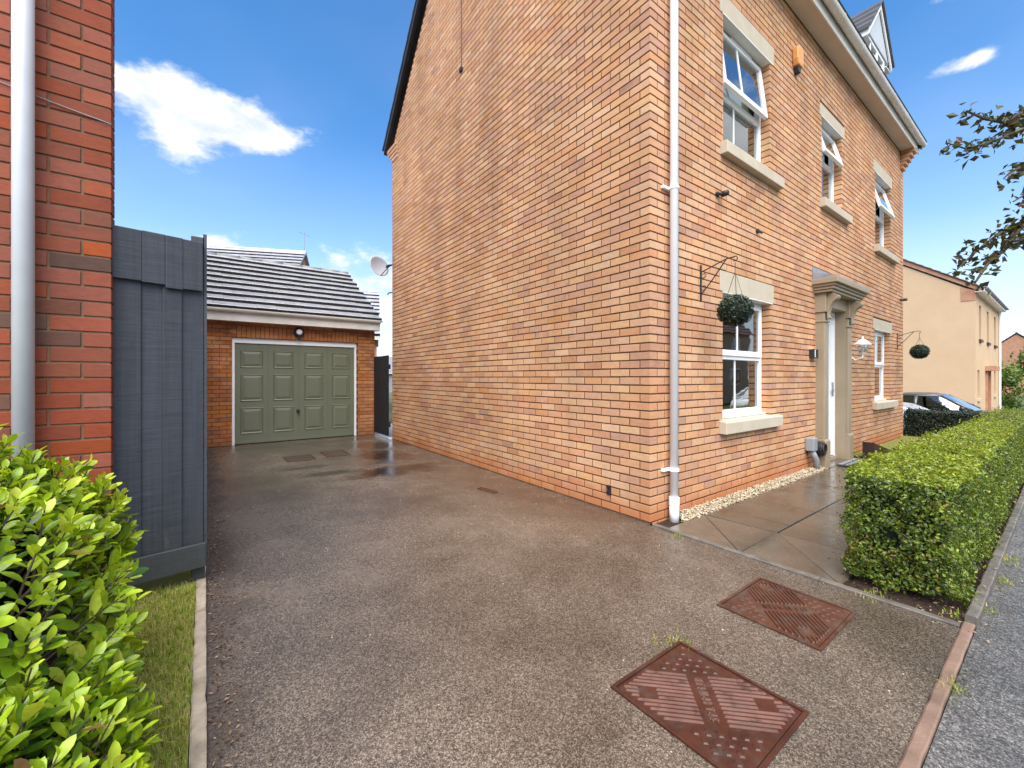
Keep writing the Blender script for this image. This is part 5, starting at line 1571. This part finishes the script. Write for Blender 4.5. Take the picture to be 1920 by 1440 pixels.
# the shrub: a rounded, lumpy mound; shoots grow out of its surface
BC = np.array([-4.02, -0.42, 0.0]); BR = np.array([0.80, 0.95, 0.98])
leaves = []   # (pos, dir, normal, size, rnd)
stemsB = MB()
lumps = [(np.array([-3.535, -0.96, 0.28]), 0.28), (np.array([-3.74, 0.03, 0.62]), 0.35), (np.array([-3.75, -0.45, 0.50]), 0.42), (np.array([-4.0, 0.0, 0.72]), 0.42), (np.array([-4.1, -0.6, 0.62]), 0.50), (np.array([-3.62, -0.7, 0.26]), 0.34), (np.array([-3.71, -0.25, 0.30]), 0.34), (np.array([-4.5, -0.3, 0.62]), 0.55), (np.array([-3.77, 0.2, 0.3]), 0.30), (np.array([-3.9, -1.0, 0.35]), 0.40), (np.array([-4.3, 0.25, 0.5]), 0.45)]
def bush_pt():
    while True:
        c, r_ = lumps[int(RNG.integers(len(lumps)))]
        d = RNG.normal(0, 1, 3); d /= np.linalg.norm(d)
        if d[2] < -0.45: continue
        p = c + d * r_
        if p[2] < 0.06 or p[1] > 0.72: continue
        inside = False
        for (c2, r2) in lumps:
            if np.linalg.norm(p - c2) < r2 * 0.93 and c2 is not c: inside = True; break
        if inside: continue
        return p, d
def add_shoot(p, d, L, nl, size):
    up = np.array([0.10, -0.10, 0.75])
    ax_ = d * 0.75 + up + RNG.normal(0, 0.25, 3); ax_ /= np.linalg.norm(ax_)
    base = p - ax_ * L * 0.6
    stemsB.tube([tuple(base - ax_ * 0.08), tuple(base), tuple(base + ax_ * L)], [0.004, 0.0035, 0.0018], 4, False)
    s1 = np.cross(ax_, RNG.normal(0, 1, 3)); s1 /= np.linalg.norm(s1); s2 = np.cross(ax_, s1)
    tone = RNG.normal(0, 0.10)
    for i in range(nl):
        f = (i + 0.5) / nl
        a = i * 2.4 + RNG.normal(0, 0.25)
        out = s1 * math.cos(a) + s2 * math.sin(a)
        open_ = 1.15 - 0.75 * f
        dr = out * open_ + ax_ * (0.45 + 0.7 * f) + RNG.normal(0, 0.10, 3); dr /= np.linalg.norm(dr)
        nm = ax_ - dr * float(ax_ @ dr); nm /= max(np.linalg.norm(nm), 1e-6)
        sz = size * (1.05 - 0.45 * f ** 2) * RNG.uniform(0.8, 1.15)
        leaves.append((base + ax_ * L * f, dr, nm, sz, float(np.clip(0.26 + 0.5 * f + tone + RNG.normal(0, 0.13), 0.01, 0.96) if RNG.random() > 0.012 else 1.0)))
nshoot = 1250
for i in range(nshoot):
    p, d = bush_pt()
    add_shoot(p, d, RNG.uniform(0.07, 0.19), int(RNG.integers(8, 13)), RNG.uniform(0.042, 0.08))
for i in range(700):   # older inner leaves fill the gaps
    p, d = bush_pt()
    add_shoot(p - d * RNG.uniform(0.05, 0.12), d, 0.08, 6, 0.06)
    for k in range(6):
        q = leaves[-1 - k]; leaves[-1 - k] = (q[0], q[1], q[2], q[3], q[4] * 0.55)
def leaf_vis(q):
    s = screen(q[0])
    if s is None or not (0 <= s[0] < 1920 and 0 <= s[1] < 1440): return 0
    return q[3] / np.linalg.norm(q[0] - CC) * (0.4 + q[4])
order = sorted(range(len(leaves)), key=lambda i: -leaf_vis(leaves[i]))
chosen = set(order[:300])
def leaf_frame(q):
    dr, nm = q[1], q[2]; sd = np.cross(dr, nm)
    return np.stack([sd, dr, nm], 1) * q[3]
VS, AT = [], []
for i, q in enumerate(leaves):
    Mx = leaf_frame(q)
    if i in chosen:
        o = link('leaf', lme, None, bush)
        mw = Matrix.Identity(4)
        for r_ in range(3):
            for c_ in range(3): mw[r_][c_] = Mx[r_, c_]
            mw[r_][3] = q[0][r_]
        o.matrix_world = mw
    else:
        VS.append(LV @ Mx.T + q[0]); AT.append(np.full(len(LV), q[4]))
nL = len(VS)
F_ = (LF[None] + np.arange(nL)[:, None, None] * len(LV)).reshape(-1, 3)
np_mesh('foliage', np.concatenate(VS), F_, M['bush'], bush, 'stuff', np.concatenate(AT), smooth=True)
stemsB.build('twig', M['bark'], bush)
cm_ = MB()
for (c, r_) in lumps:
    rr_ = r_ * 0.50
    cm_.lathe([(0.01, -rr_), (rr_ * 0.6, -rr_ * 0.8), (rr_ * 0.95, -rr_ * 0.3), (rr_ * 0.95, rr_ * 0.3), (rr_ * 0.6, rr_ * 0.8), (0.01, rr_)], c, 12)
cm_.build('shade_core', M['core'], bush, smooth=True)

# ------------------------------------------------------------------ street tree on the right
tree = thing('street_tree', 'street tree at the right edge with drooping leafy branches', 'tree')
def px3(x, y, d):
    tt = (x - 960) / 778.0
    return np.array([-3.12 + d * (CF[0] + tt * CR[0]), -2.194 + d * (CF[1] + tt * CR[1]), 1.274 + (708 - y) / 778.0 * d])
trunk_top = np.array([5.6, -3.3, 3.6])
MB().tube([(5.6, -3.3, -0.1), (5.62, -3.28, 1.0), (5.58, -3.32, 2.2), tuple(trunk_top), (5.7, -3.2, 5.4)], [0.14, 0.115, 0.10, 0.085, 0.04], 12).build('trunk', M['bark'], tree, smooth=True)
brs = [
    [(2110, 150), (2010, 210), (1930, 235), (1870, 262), (1815, 280), (1775, 268)],
    [(1930, 235), (1880, 228), (1845, 222), (1812, 208)],
    [(2050, 290), (1985, 300), (1935, 305), (1895, 322), (1882, 335)],
    [(2050, 340), (1985, 350), (1930, 360), (1900, 378)],
    [(2080, 360), (1990, 395), (1930, 410), (1885, 430), (1850, 455), (1815, 485), (1795, 505)],
    [(1930, 410), (1900, 440), (1880, 470), (1855, 490), (1835, 520), (1825, 535)],
    [(2000, 200), (1950, 205), (1915, 212), (1900, 222)],
    [(1990, 395), (1950, 440), (1915, 450), (1890, 455)],
    [(2040, 100), (1990, 60), (1960, 20)], [(2100, 250), (2080, 180), (2040, 120)], [(2080, 420), (2040, 470), (2010, 520)],
]
tb = MB(); TP = []
def dep(x): return 4.35 + (x - 1780) * 0.0016
for bpts in brs:
    P3 = [px3(x, y, dep(x)) for x, y in bpts]
    if bpts[0][0] > 2030:
        P3 = [trunk_top + np.array([0, 0, 0.5 - 0.004 * (bpts[0][1] - 150)])] + P3
    n = len(P3)
    tb.tube([tuple(p) for p in P3], [0.03 * (1 - i / n) ** 1.3 + 0.004 for i in range(n)], 6)
    for a, b in zip(P3[:-1], P3[1:]):
        ln_ = np.linalg.norm(b - a)
        for k in range(int(ln_ * 95) + 1):
            f = RNG.random(); TP.append(a + (b - a) * f + RNG.normal(0, 0.050, 3) + np.array([0, 0, -0.015]))
for k in range(5200):   # the rest of the crown, above and to the right of the picture
    d = RNG.normal(0, 1, 3); d /= np.linalg.norm(d)
    p = np.array([6.6, -3.9, 5.6]) + d * np.array([1.6, 1.8, 1.7]) * RNG.uniform(0.4, 1.0) ** 0.5
    s = screen(p)
    if s is not None and s[0] < 1960 and -100 < s[1] < 1440: continue
    TP.append(p)
tb.build('branch', M['bark'], tree)
TP = np.array(TP)
leaf_cloud(len(TP), lambda n: (TP, np.tile([0, 0, 0.6], (len(TP), 1)), RNG.uniform(0, 1, len(TP))), 0.088, 0.55, 0.8, M['tree'], 'crown', tree, 'stuff', fold=0.35)

# ------------------------------------------------------------------ cream house to the right
cream = thing('cream_house', 'cream rendered house beyond the parked cars on the right', 'house')
CX, CY = 23.4, 0.3
cw_, cdp, cev = 9.3, 6.6, 4.95
wo = []
for (a, b) in ((1.15, 1.85), (3.95, 4.75), (7.0, 7.9)):
    wo.append((CX + a, CX + b, 2.98, 4.50))
wo.append((CX + 0.65, CX + 1.4, 0.35, 1.60)); wo.append((CX + 3.55, CX + 4.6, -0.75, 1.5)); wo.append((CX + 7.0, CX + 7.9, 0.35, 1.60))
cwall = MB()
backing((CX, CX + cw_), (-0.8, cev), wo, lambda u, t, z: (u, t, z), cwall, CY, CY + 0.25, 0.0)
cwall.box(CX, CX + 0.25, CY + 0.25, CY + cdp, -0.8, cev)
cz_ = lambda y_: cev + min(y_ - CY + 0.0, CY + cdp - y_) * 0.70
cwall.prism([(CY, cev), (CY + cdp, cev), (CY + cdp / 2, cev + cdp / 2 * 0.70)], CX, CX + 0.25, lambda p, q, h: (h, p, q))
cwall.box(CX + cw_ - 0.25, CX + cw_, CY + 0.25, CY + cdp, -0.8, cev).box(CX + 0.25, CX + cw_ - 0.25, CY + cdp - 0.25, CY + cdp, -0.8, cev)
cwall.build('wall', M['render'], cream)
cr = MB()
tiled_slope(cr, CX - 0.12, CX + cw_ + 0.12, CY - 0.28, cev + 0.10, CY + cdp / 2, cev + 0.30 + cdp / 2 * 0.70)
tiled_slope(cr, CX - 0.12, CX + cw_ + 0.12, CY + cdp + 0.28, cev + 0.10, CY + cdp / 2, cev + 0.30 + cdp / 2 * 0.70)
cr.build('roof', M['red_roof'], cream)
# brick verge and kneeler
MB().prism([(CY - 0.18, cev - 0.02), (CY - 0.18, cev + 0.14), (CY + cdp / 2, cev + 0.29 + cdp / 2 * 0.7), (CY + cdp / 2, cev + cdp / 2 * 0.7 + 0.05)], CX - 0.06, CX - 0.002, lambda p, q, h: (h, p, q)).build('verge', M['farbrick'], cream)
MB().box(CX - 0.02, CX - 0.003, CY - 0.02, CY + 0.42, cev - 0.36, cev + 0.05).prism([(CY + 0.0, cev + 0.051), (CY + 0.42, cev + 0.051), (CY + 0.42, cev + 0.28)], CX - 0.02, CX - 0.003, lambda p, q, h: (h, p, q)).build('kneeler', M['farbrick'], cream)
MB().box(CX - 0.1, CX + cw_ + 0.1, CY - 0.25, CY - 0.001, cev - 0.02, cev).box(CX - 0.1, CX + cw_ + 0.1, CY - 0.27, CY - 0.25, cev - 0.02, cev + 0.15).build('fascia', M['upvc'], cream)
MB().tube([(CX - 0.12, CY - 0.32, cev + 0.12), (CX + cw_ + 0.12, CY - 0.32, cev + 0.12)], 0.055, 8).build('gutter', M['lead'], cream)
MB().tube([(CX + cw_ - 0.15, CY - 0.06, -0.7), (CX + cw_ - 0.15, CY - 0.06, cev - 0.05)], 0.05, 8).build('downpipe', M['upvc'], cream)
for k, (a, b, c, d) in enumerate(wo):
    if k == 4:
        dr_ = part_empty('front_door', cream)
        MB().box(a, b, CY + 0.08, CY + 0.13, c, d).build('leaf', M['farbrick'], dr_)
        MB().box(a - 0.15, a, CY - 0.08, CY + 0.1, c, d + 0.1).box(b, b + 0.15, CY - 0.08, CY + 0.1, c, d + 0.1).box(a - 0.3, b + 0.3, CY - 0.35, CY + 0.0, d + 0.1, d + 0.32).build('surround', M['farbrick'], dr_)
        continue
    w_ = part_empty('window', cream)
    MB().box(a, a + 0.07, CY + 0.10, CY + 0.16, c, d).box(b - 0.07, b, CY + 0.10, CY + 0.16, c, d).box(a + 0.07, b - 0.07, CY + 0.10, CY + 0.16, d - 0.07, d).box(a + 0.07, b - 0.07, CY + 0.10, CY + 0.16, c, c + 0.08).box(a + 0.07, b - 0.07, CY + 0.10, CY + 0.16, (c + d) / 2 - 0.03, (c + d) / 2 + 0.03).build('frame', M['bark'], w_)
    MB().box(a + 0.07, b - 0.07, CY + 0.125, CY + 0.135, c + 0.08, d - 0.07).build('pane', M['darkpane'], w_)
    MB().box(a - 0.08, b + 0.08, CY - 0.07, CY + 0.10, c - 0.12, c - 0.001).build('sill', M['wood_dark'] if c > 2 else M['stone'], w_)
MB().box(CX + 0.3, CX + cw_ - 0.3, CY + 0.5, CY + 0.52, -0.7, cev).build('room', M['dark'], cream)

# ------------------------------------------------------------------ parked cars on the neighbouring drive
def car(name, label, X, Y, gzv, mat, length=4.45, roof_h=1.43, bonnet_h=0.93, boot='fast', width=1.78):
    """axis along Y, nose towards -Y; X is the centre of the car"""
    t = thing(name, label, 'car', 'cars parked on the neighbouring drive')
    hw = width / 2
    # stations along the car from nose (s=0) to tail (s=1): lower body
    st = [(0.00, 0.62, 0.45, 0.70), (0.02, 0.80, 0.30, 0.76), (0.10, 0.92, 0.20, bonnet_h - 0.09), (0.25, 0.98, 0.18, bonnet_h - 0.02), (0.34, 1.0, 0.18, bonnet_h + 0.02), (0.60, 1.0, 0.18, bonnet_h + 0.05), (0.85, 0.97, 0.20, bonnet_h + 0.06), (0.97, 0.88, 0.28, bonnet_h + 0.02), (1.0, 0.76, 0.40, bonnet_h - 0.12)]
    mb = MB(); vs = []; n = 10
    for (s, wf, zb, zt) in st:
        w = hw * wf; yy = Y + (s - 0.5) * length
        ring = [(-w * 0.86, zb), (w * 0.86, zb), (w * 0.98, zb + 0.12), (w, (zb + zt) / 2), (w * 0.985, zt - 0.16), (w * 0.93, zt - 0.05), (w * 0.80, zt), (-w * 0.80, zt), (-w * 0.93, zt - 0.05), (-w * 0.985, zt - 0.16), (-w, (zb + zt) / 2), (-w * 0.98, zb + 0.12)]
        n = len(ring)
        vs += [(X + p, yy, gzv + q) for p, q in ring]
    fs = []
    for i in range(len(st) - 1):
        for k in range(n): fs.append((i * n + k, i * n + (k + 1) % n, (i + 1) * n + (k + 1) % n, (i + 1) * n + k))
    fs.append(tuple(range(n))); fs.append(tuple(range((len(st) - 1) * n, len(st) * n)))
    mb.add(vs, fs).build('body', mat, t, smooth=True)
    # cabin: roof panel, pillars, glass
    wr = hw * 0.66; wb = hw * 0.90
    tail = 0.93 if boot == 'fast' else 0.98
    yb0, yr0, yr1, yb1 = [Y + (s - 0.5) * length for s in (0.30, 0.455, 0.70 if boot == 'fast' else 0.86, tail)]
    zb_, zr_ = gzv + bonnet_h + 0.03, gzv + roof_h
    rf_ = MB()
    ym = (yr0 + yr1) / 2
    grid = []
    for i in range(7):
        yy = yr0 + (yr1 - yr0) * i / 6
        for j in range(7):
            xx = -1 + 2 * j / 6
            crown = zr_ - 0.05 * abs(xx) ** 2.5 - 0.05 * (abs(yy - ym) / ((yr1 - yr0) / 2)) ** 3
            grid.append((X + xx * wr, yy, crown))
    rfs = [(i * 7 + j, i * 7 + j + 1, (i + 1) * 7 + j + 1, (i + 1) * 7 + j) for i in range(6) for j in range(6)]
    o = rf_.add(grid, rfs).build('roof', mat, t, smooth=True)
    sd = o.modifiers.new('solid', 'SOLIDIFY'); sd.thickness = 0.03; sd.offset = -1
    ze = zr_ - 0.10
    MB().add([(X - wb, yb0, zb_), (X + wb, yb0, zb_), (X + wr, yr0, ze + 0.01), (X, yr0 - 0.03, zr_ - 0.045), (X - wr, yr0, ze + 0.01), (X, yb0 - 0.10, zb_)], [(0, 5, 3, 4), (5, 1, 2, 3)]).build('windscreen', M['carglass'], t)
    MB().add([(X - wb, yb1, zb_), (X + wb, yb1, zb_), (X + wr, yr1, ze), (X - wr, yr1, ze)], [(0, 1, 2, 3)]).build('rear_window', M['carglass'], t)
    for sg in (-1, 1):
        yc = yr0 + 0.52 * (yr1 - yr0)
        for (ya0, ya1, yt0, yt1) in ((yb0 + 0.12, yc - 0.04, yr0 + 0.05, yc - 0.04), (yc + 0.04, yb1 - 0.35, yc + 0.04, yr1 - 0.02)):
            MB().add([(X + sg * wb, ya0, zb_), (X + sg * wb, ya1, zb_), (X + sg * wr, yt1, ze), (X + sg * wr, yt0, ze)], [(0, 1, 2, 3)]).build('side_window', M['carglass'], t)
        pil = MB()
        for (a, b) in (((X + sg * wb, yb0 + 0.02, zb_), (X + sg * wr, yr0, ze)), ((X + sg * wb, yb1 - 0.1, zb_), (X + sg * wr, yr1, ze))):
            pil.tube([a, b], 0.035, 6)
        pil.tube([(X + sg * wb, yc, zb_), (X + sg * wr, yc, ze)], 0.045, 6)
        pil.tube([(X + sg * wr, yr0, ze), (X + sg * wr, yr1, ze)], 0.025, 6)
        pil.build('pillar', mat, t, smooth=True)
        MB().lathe([(0.03, -0.07), (0.085, -0.05), (0.09, 0.03), (0.03, 0.06)], (X + sg * (hw + 0.09), yb0 + 0.22, zb_ + 0.05), 10, 'Y').build('mirror', M['dark'], t, smooth=True)
        for s in (0.17, 0.81):
            yy = Y + (s - 0.5) * length
            w_ = MB().lathe([(0.20, -0.10), (0.30, -0.10), (0.32, -0.07), (0.32, 0.07), (0.30, 0.10), (0.20, 0.10)], (X + sg * (hw - 0.10), yy, gzv + 0.32), 20, 'X').build('wheel', M['tyre'], t)
            MB().lathe([(0.02, -0.09), (0.20, -0.06), (0.20, 0.06), (0.02, 0.09)], (X + sg * (hw - 0.09), yy, gzv + 0.32), 14, 'X').build('rim', M['silver'], w_)
        MB().box(X + sg * hw * 0.52 - 0.16, X + sg * hw * 0.52 + 0.16, Y - length / 2 + 0.015, Y - length / 2 + 0.16, gzv + 0.60, gzv + 0.72).build('headlight', M['upvc'], t, 0.02)
    MB().box(X - 0.6, X + 0.6, Y - 0.9, Y + 1.3, gzv + 0.3, gzv + 0.85).build('interior', M['dark'], t)
    return t
car('parked_car', 'dark grey car with a sloping windscreen behind the hedges', 15.9, 0.45, -0.64, M['carpaint'], 4.5, 1.44, 0.90)
car('parked_car', 'silver car half hidden by the far corner of the brick house', 13.1, 2.35, -0.40, M['silver'], 4.3, 1.6, 1.0, 'hatch')
wc = car('parked_car', 'white car just showing at the right edge beyond the hedge', 14.2, -3.45, -0.47, M['upvc'], 4.3, 1.45, 0.93, 'hatch')
wc.rotation_euler.z = math.pi; wc.location = (28.4, -6.9, 0)

# ------------------------------------------------------------------ houses behind
def simple_house(name, label, x0, x1, y0, y1, eave, ridge, wallm, roofm, base=-0.2, windows=(), stripes=False, ov=0.12, group=None, cat='house'):
    t = thing(name, label, cat, group)
    ym = (y0 + y1) / 2
    MB().box(x0, x1, y0, y1, base, eave).prism([(y0, eave), (y1, eave), (ym, ridge - 0.12)], x0, x1, lambda p, q, h: (h, p, q)).build('wall', wallm, t)
    rm = MB()
    k = (ridge - eave) / (ym - y0)
    tiled_slope(rm, x0 - ov, x1 + ov, y0 - 0.3, eave - 0.3 * k + 0.05, ym, ridge, 0.34, 0.06 if stripes else 0.035)
    tiled_slope(rm, x0 - ov, x1 + ov, y1 + 0.3, eave - 0.3 * k + 0.05, ym, ridge, 0.34, 0.06 if stripes else 0.035)
    ro = rm.build('roof', roofm, t)
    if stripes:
        ro.data.materials.append(M['shade_edge'])
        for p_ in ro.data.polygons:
            if p_.normal.y < -0.6 and p_.area < 0.12 * (x1 - x0): p_.material_index = 1  # course edges coloured dark for the shade under the laps
    MB().tube([(x0 - ov, ym, ridge + 0.02), (x1 + ov, ym, ridge + 0.02)], 0.10, 8).build('ridge', roofm, t)
    MB().box(x0 - ov, x1 + ov, y0 - 0.32, y0 - 0.28, eave - 0.3 * k - 0.1, eave - 0.3 * k + 0.06).build('fascia', M['upvc_dirty'], t)
    for (a, b, c, d) in windows:
        f = MB().box(a, b, y0 - 0.03, y0 + 0.02, c, c + 0.08).box(a, b, y0 - 0.03, y0 + 0.02, d - 0.08, d).box(a, a + 0.08, y0 - 0.03, y0 + 0.02, c + 0.08, d - 0.08).box(b - 0.08, b, y0 - 0.03, y0 + 0.02, c + 0.08, d - 0.08).box((a + b) / 2 - 0.04, (a + b) / 2 + 0.04, y0 - 0.03, y0 + 0.02, c + 0.08, d - 0.08).build('window', M['upvc'], t)
        MB().box(a + 0.08, b - 0.08, y0 - 0.012, y0 - 0.002, c + 0.08, d - 0.08).build('pane', M['carglass'], f)
    return t
bh = simple_house('rear_house', 'house with a grey tiled roof standing behind the garage', -9.0, 0.72, 17.0, 23.0, 5.0, 7.30, M['farbrick'], M['wetroof'], stripes=True)
_a = R(-23); _c, _s = math.cos(_a), math.sin(_a); bh.rotation_euler.z = _a
bh.location = (0.72 - (0.72 * _c - 20 * _s), 20 - (0.72 * _s + 20 * _c), 0)
MB().tube([(0.74, 20.0, 7.2), (0.74, 20.0, 8.35)], 0.018, 6).tube([(0.5, 19.9, 8.3), (1.0, 20.1, 8.15)], 0.012, 5).build('aerial', M['lead'], bh)
sh = simple_house('small_rear_house', 'small brick house partly hidden between the garage and brick house', -3.0, 1.98, 13.4, 18.6, 3.0, 4.95, M['farbrick'], M['wetroof'], stripes=True)
_a = R(-18); _c, _s = math.cos(_a), math.sin(_a); sh.rotation_euler.z = _a
sh.location = (2.1 - (2.1 * _c - 13.1 * _s), 13.1 - (2.1 * _s + 13.1 * _c), 0)
simple_house('passage_rear_house', 'distant low grey house seen over the side gate', 2.0, 14.0, 38.0, 44.0, 1.9, 3.4, M['lead'], M['lead'])
op = simple_house('opposite_house', 'cream house across the road behind the camera', 22.0, 33.0, -20.0, -13.5, 5.0, 8.4, M['render'], M['red_roof'], -0.7)
for (a, b, c, d) in [(p_ + 23, q_ + 23, r_, t_) for p_, q_, r_, t_ in ((0.2, 1.5, 3.0, 4.4), (3.6, 4.6, 3.0, 4.4), (7.0, 8.2, 3.0, 4.4), (0.2, 1.5, 0.7, 2.0), (7.0, 8.2, 0.7, 2.0))]:
    f = MB().box(a, b, -13.499, -13.44, c, d).build('window', M['upvc'], op)
    MB().box(a + 0.1, b - 0.1, -13.439, -13.42, c + 0.1, d - 0.1).build('pane', M['carglass'], f)
MB().box(27.2, 28.2, -13.499, -13.4, -0.6, 1.5).build('door', M['dark'], op)
simple_house('far_house', 'far brick house with a dark roof behind the trees on the right', 72.0, 84.0, -2.6, 6.0, 2.6, 6.4, M['farbrick'], M['slate'], -1.5, ((73, 74.5, 0.4, 1.8), (76, 77.5, 0.4, 1.8), (79.5, 81, 0.4, 1.8)))
simple_house('far_house', 'far cream fronted house at the right edge of the street', 60.0, 69.0, -6.0, -1.9, 1.6, 3.9, M['farbrick'], M['red_roof'], -1.5, ((61, 62.5, 0.2, 1.3), (65, 66.5, 0.2, 1.3)))

def blob_tree(name, label, c, r_, n, mat, trunk=True, size=0.22, cat='tree', group=None):
    t = thing(name, label, cat, group)
    c = np.array(c, float); r_ = np.array(r_, float)
    cl = []
    for i in range(14):
        d = RNG.normal(0, 1, 3); d /= np.linalg.norm(d)
        cl.append((c + d * r_ * 0.6, RNG.uniform(0.32, 0.55)))
    def samp(n):
        P = []; N = []
        for i in range(n):
            cc, rr = cl[int(RNG.integers(len(cl)))]
            d = RNG.normal(0, 1, 3); d /= np.linalg.norm(d)
            P.append(cc + d * r_ * rr * RNG.uniform(0.7, 1.05)); N.append(d)
        P = np.array(P); N = np.array(N)
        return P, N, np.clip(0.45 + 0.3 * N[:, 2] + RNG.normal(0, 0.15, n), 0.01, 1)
    leaf_cloud(n, samp, size, 0.6, 0.6, mat, 'crown', t, 'stuff')
    if trunk:
        MB().tube([(c[0], c[1], -0.9), tuple(c), (c[0] + 0.2 * r_[0], c[1], c[2] + 0.6 * r_[2])], [0.18, 0.12, 0.04], 8).build('trunk', M['bark'], t)
    return t
blob_tree('street_tree', 'bright green rounded tree at the far right edge', (44.0, -1.5, 2.3), (1.7, 1.9, 1.9), 2600, M['far_tree'])
blob_tree('shrub', 'green shrub against the right end of the cream house', (36.5, 0.2, 0.6), (1.2, 0.9, 1.5), 1400, M['far_tree'], False, 0.2, 'shrub')
blob_tree('shrub', 'reddish brown shrub below the bright green tree', (38.5, -1.4, 0.1), (1.6, 1.2, 0.9), 1500, M['far_shrub'], False, 0.2, 'shrub')
blob_tree('shrub', 'low green shrub at the right edge beyond the cars', (34.0, -2.0, -0.3), (1.3, 1.2, 0.6), 1300, M['far_tree'], False, 0.18, 'shrub')
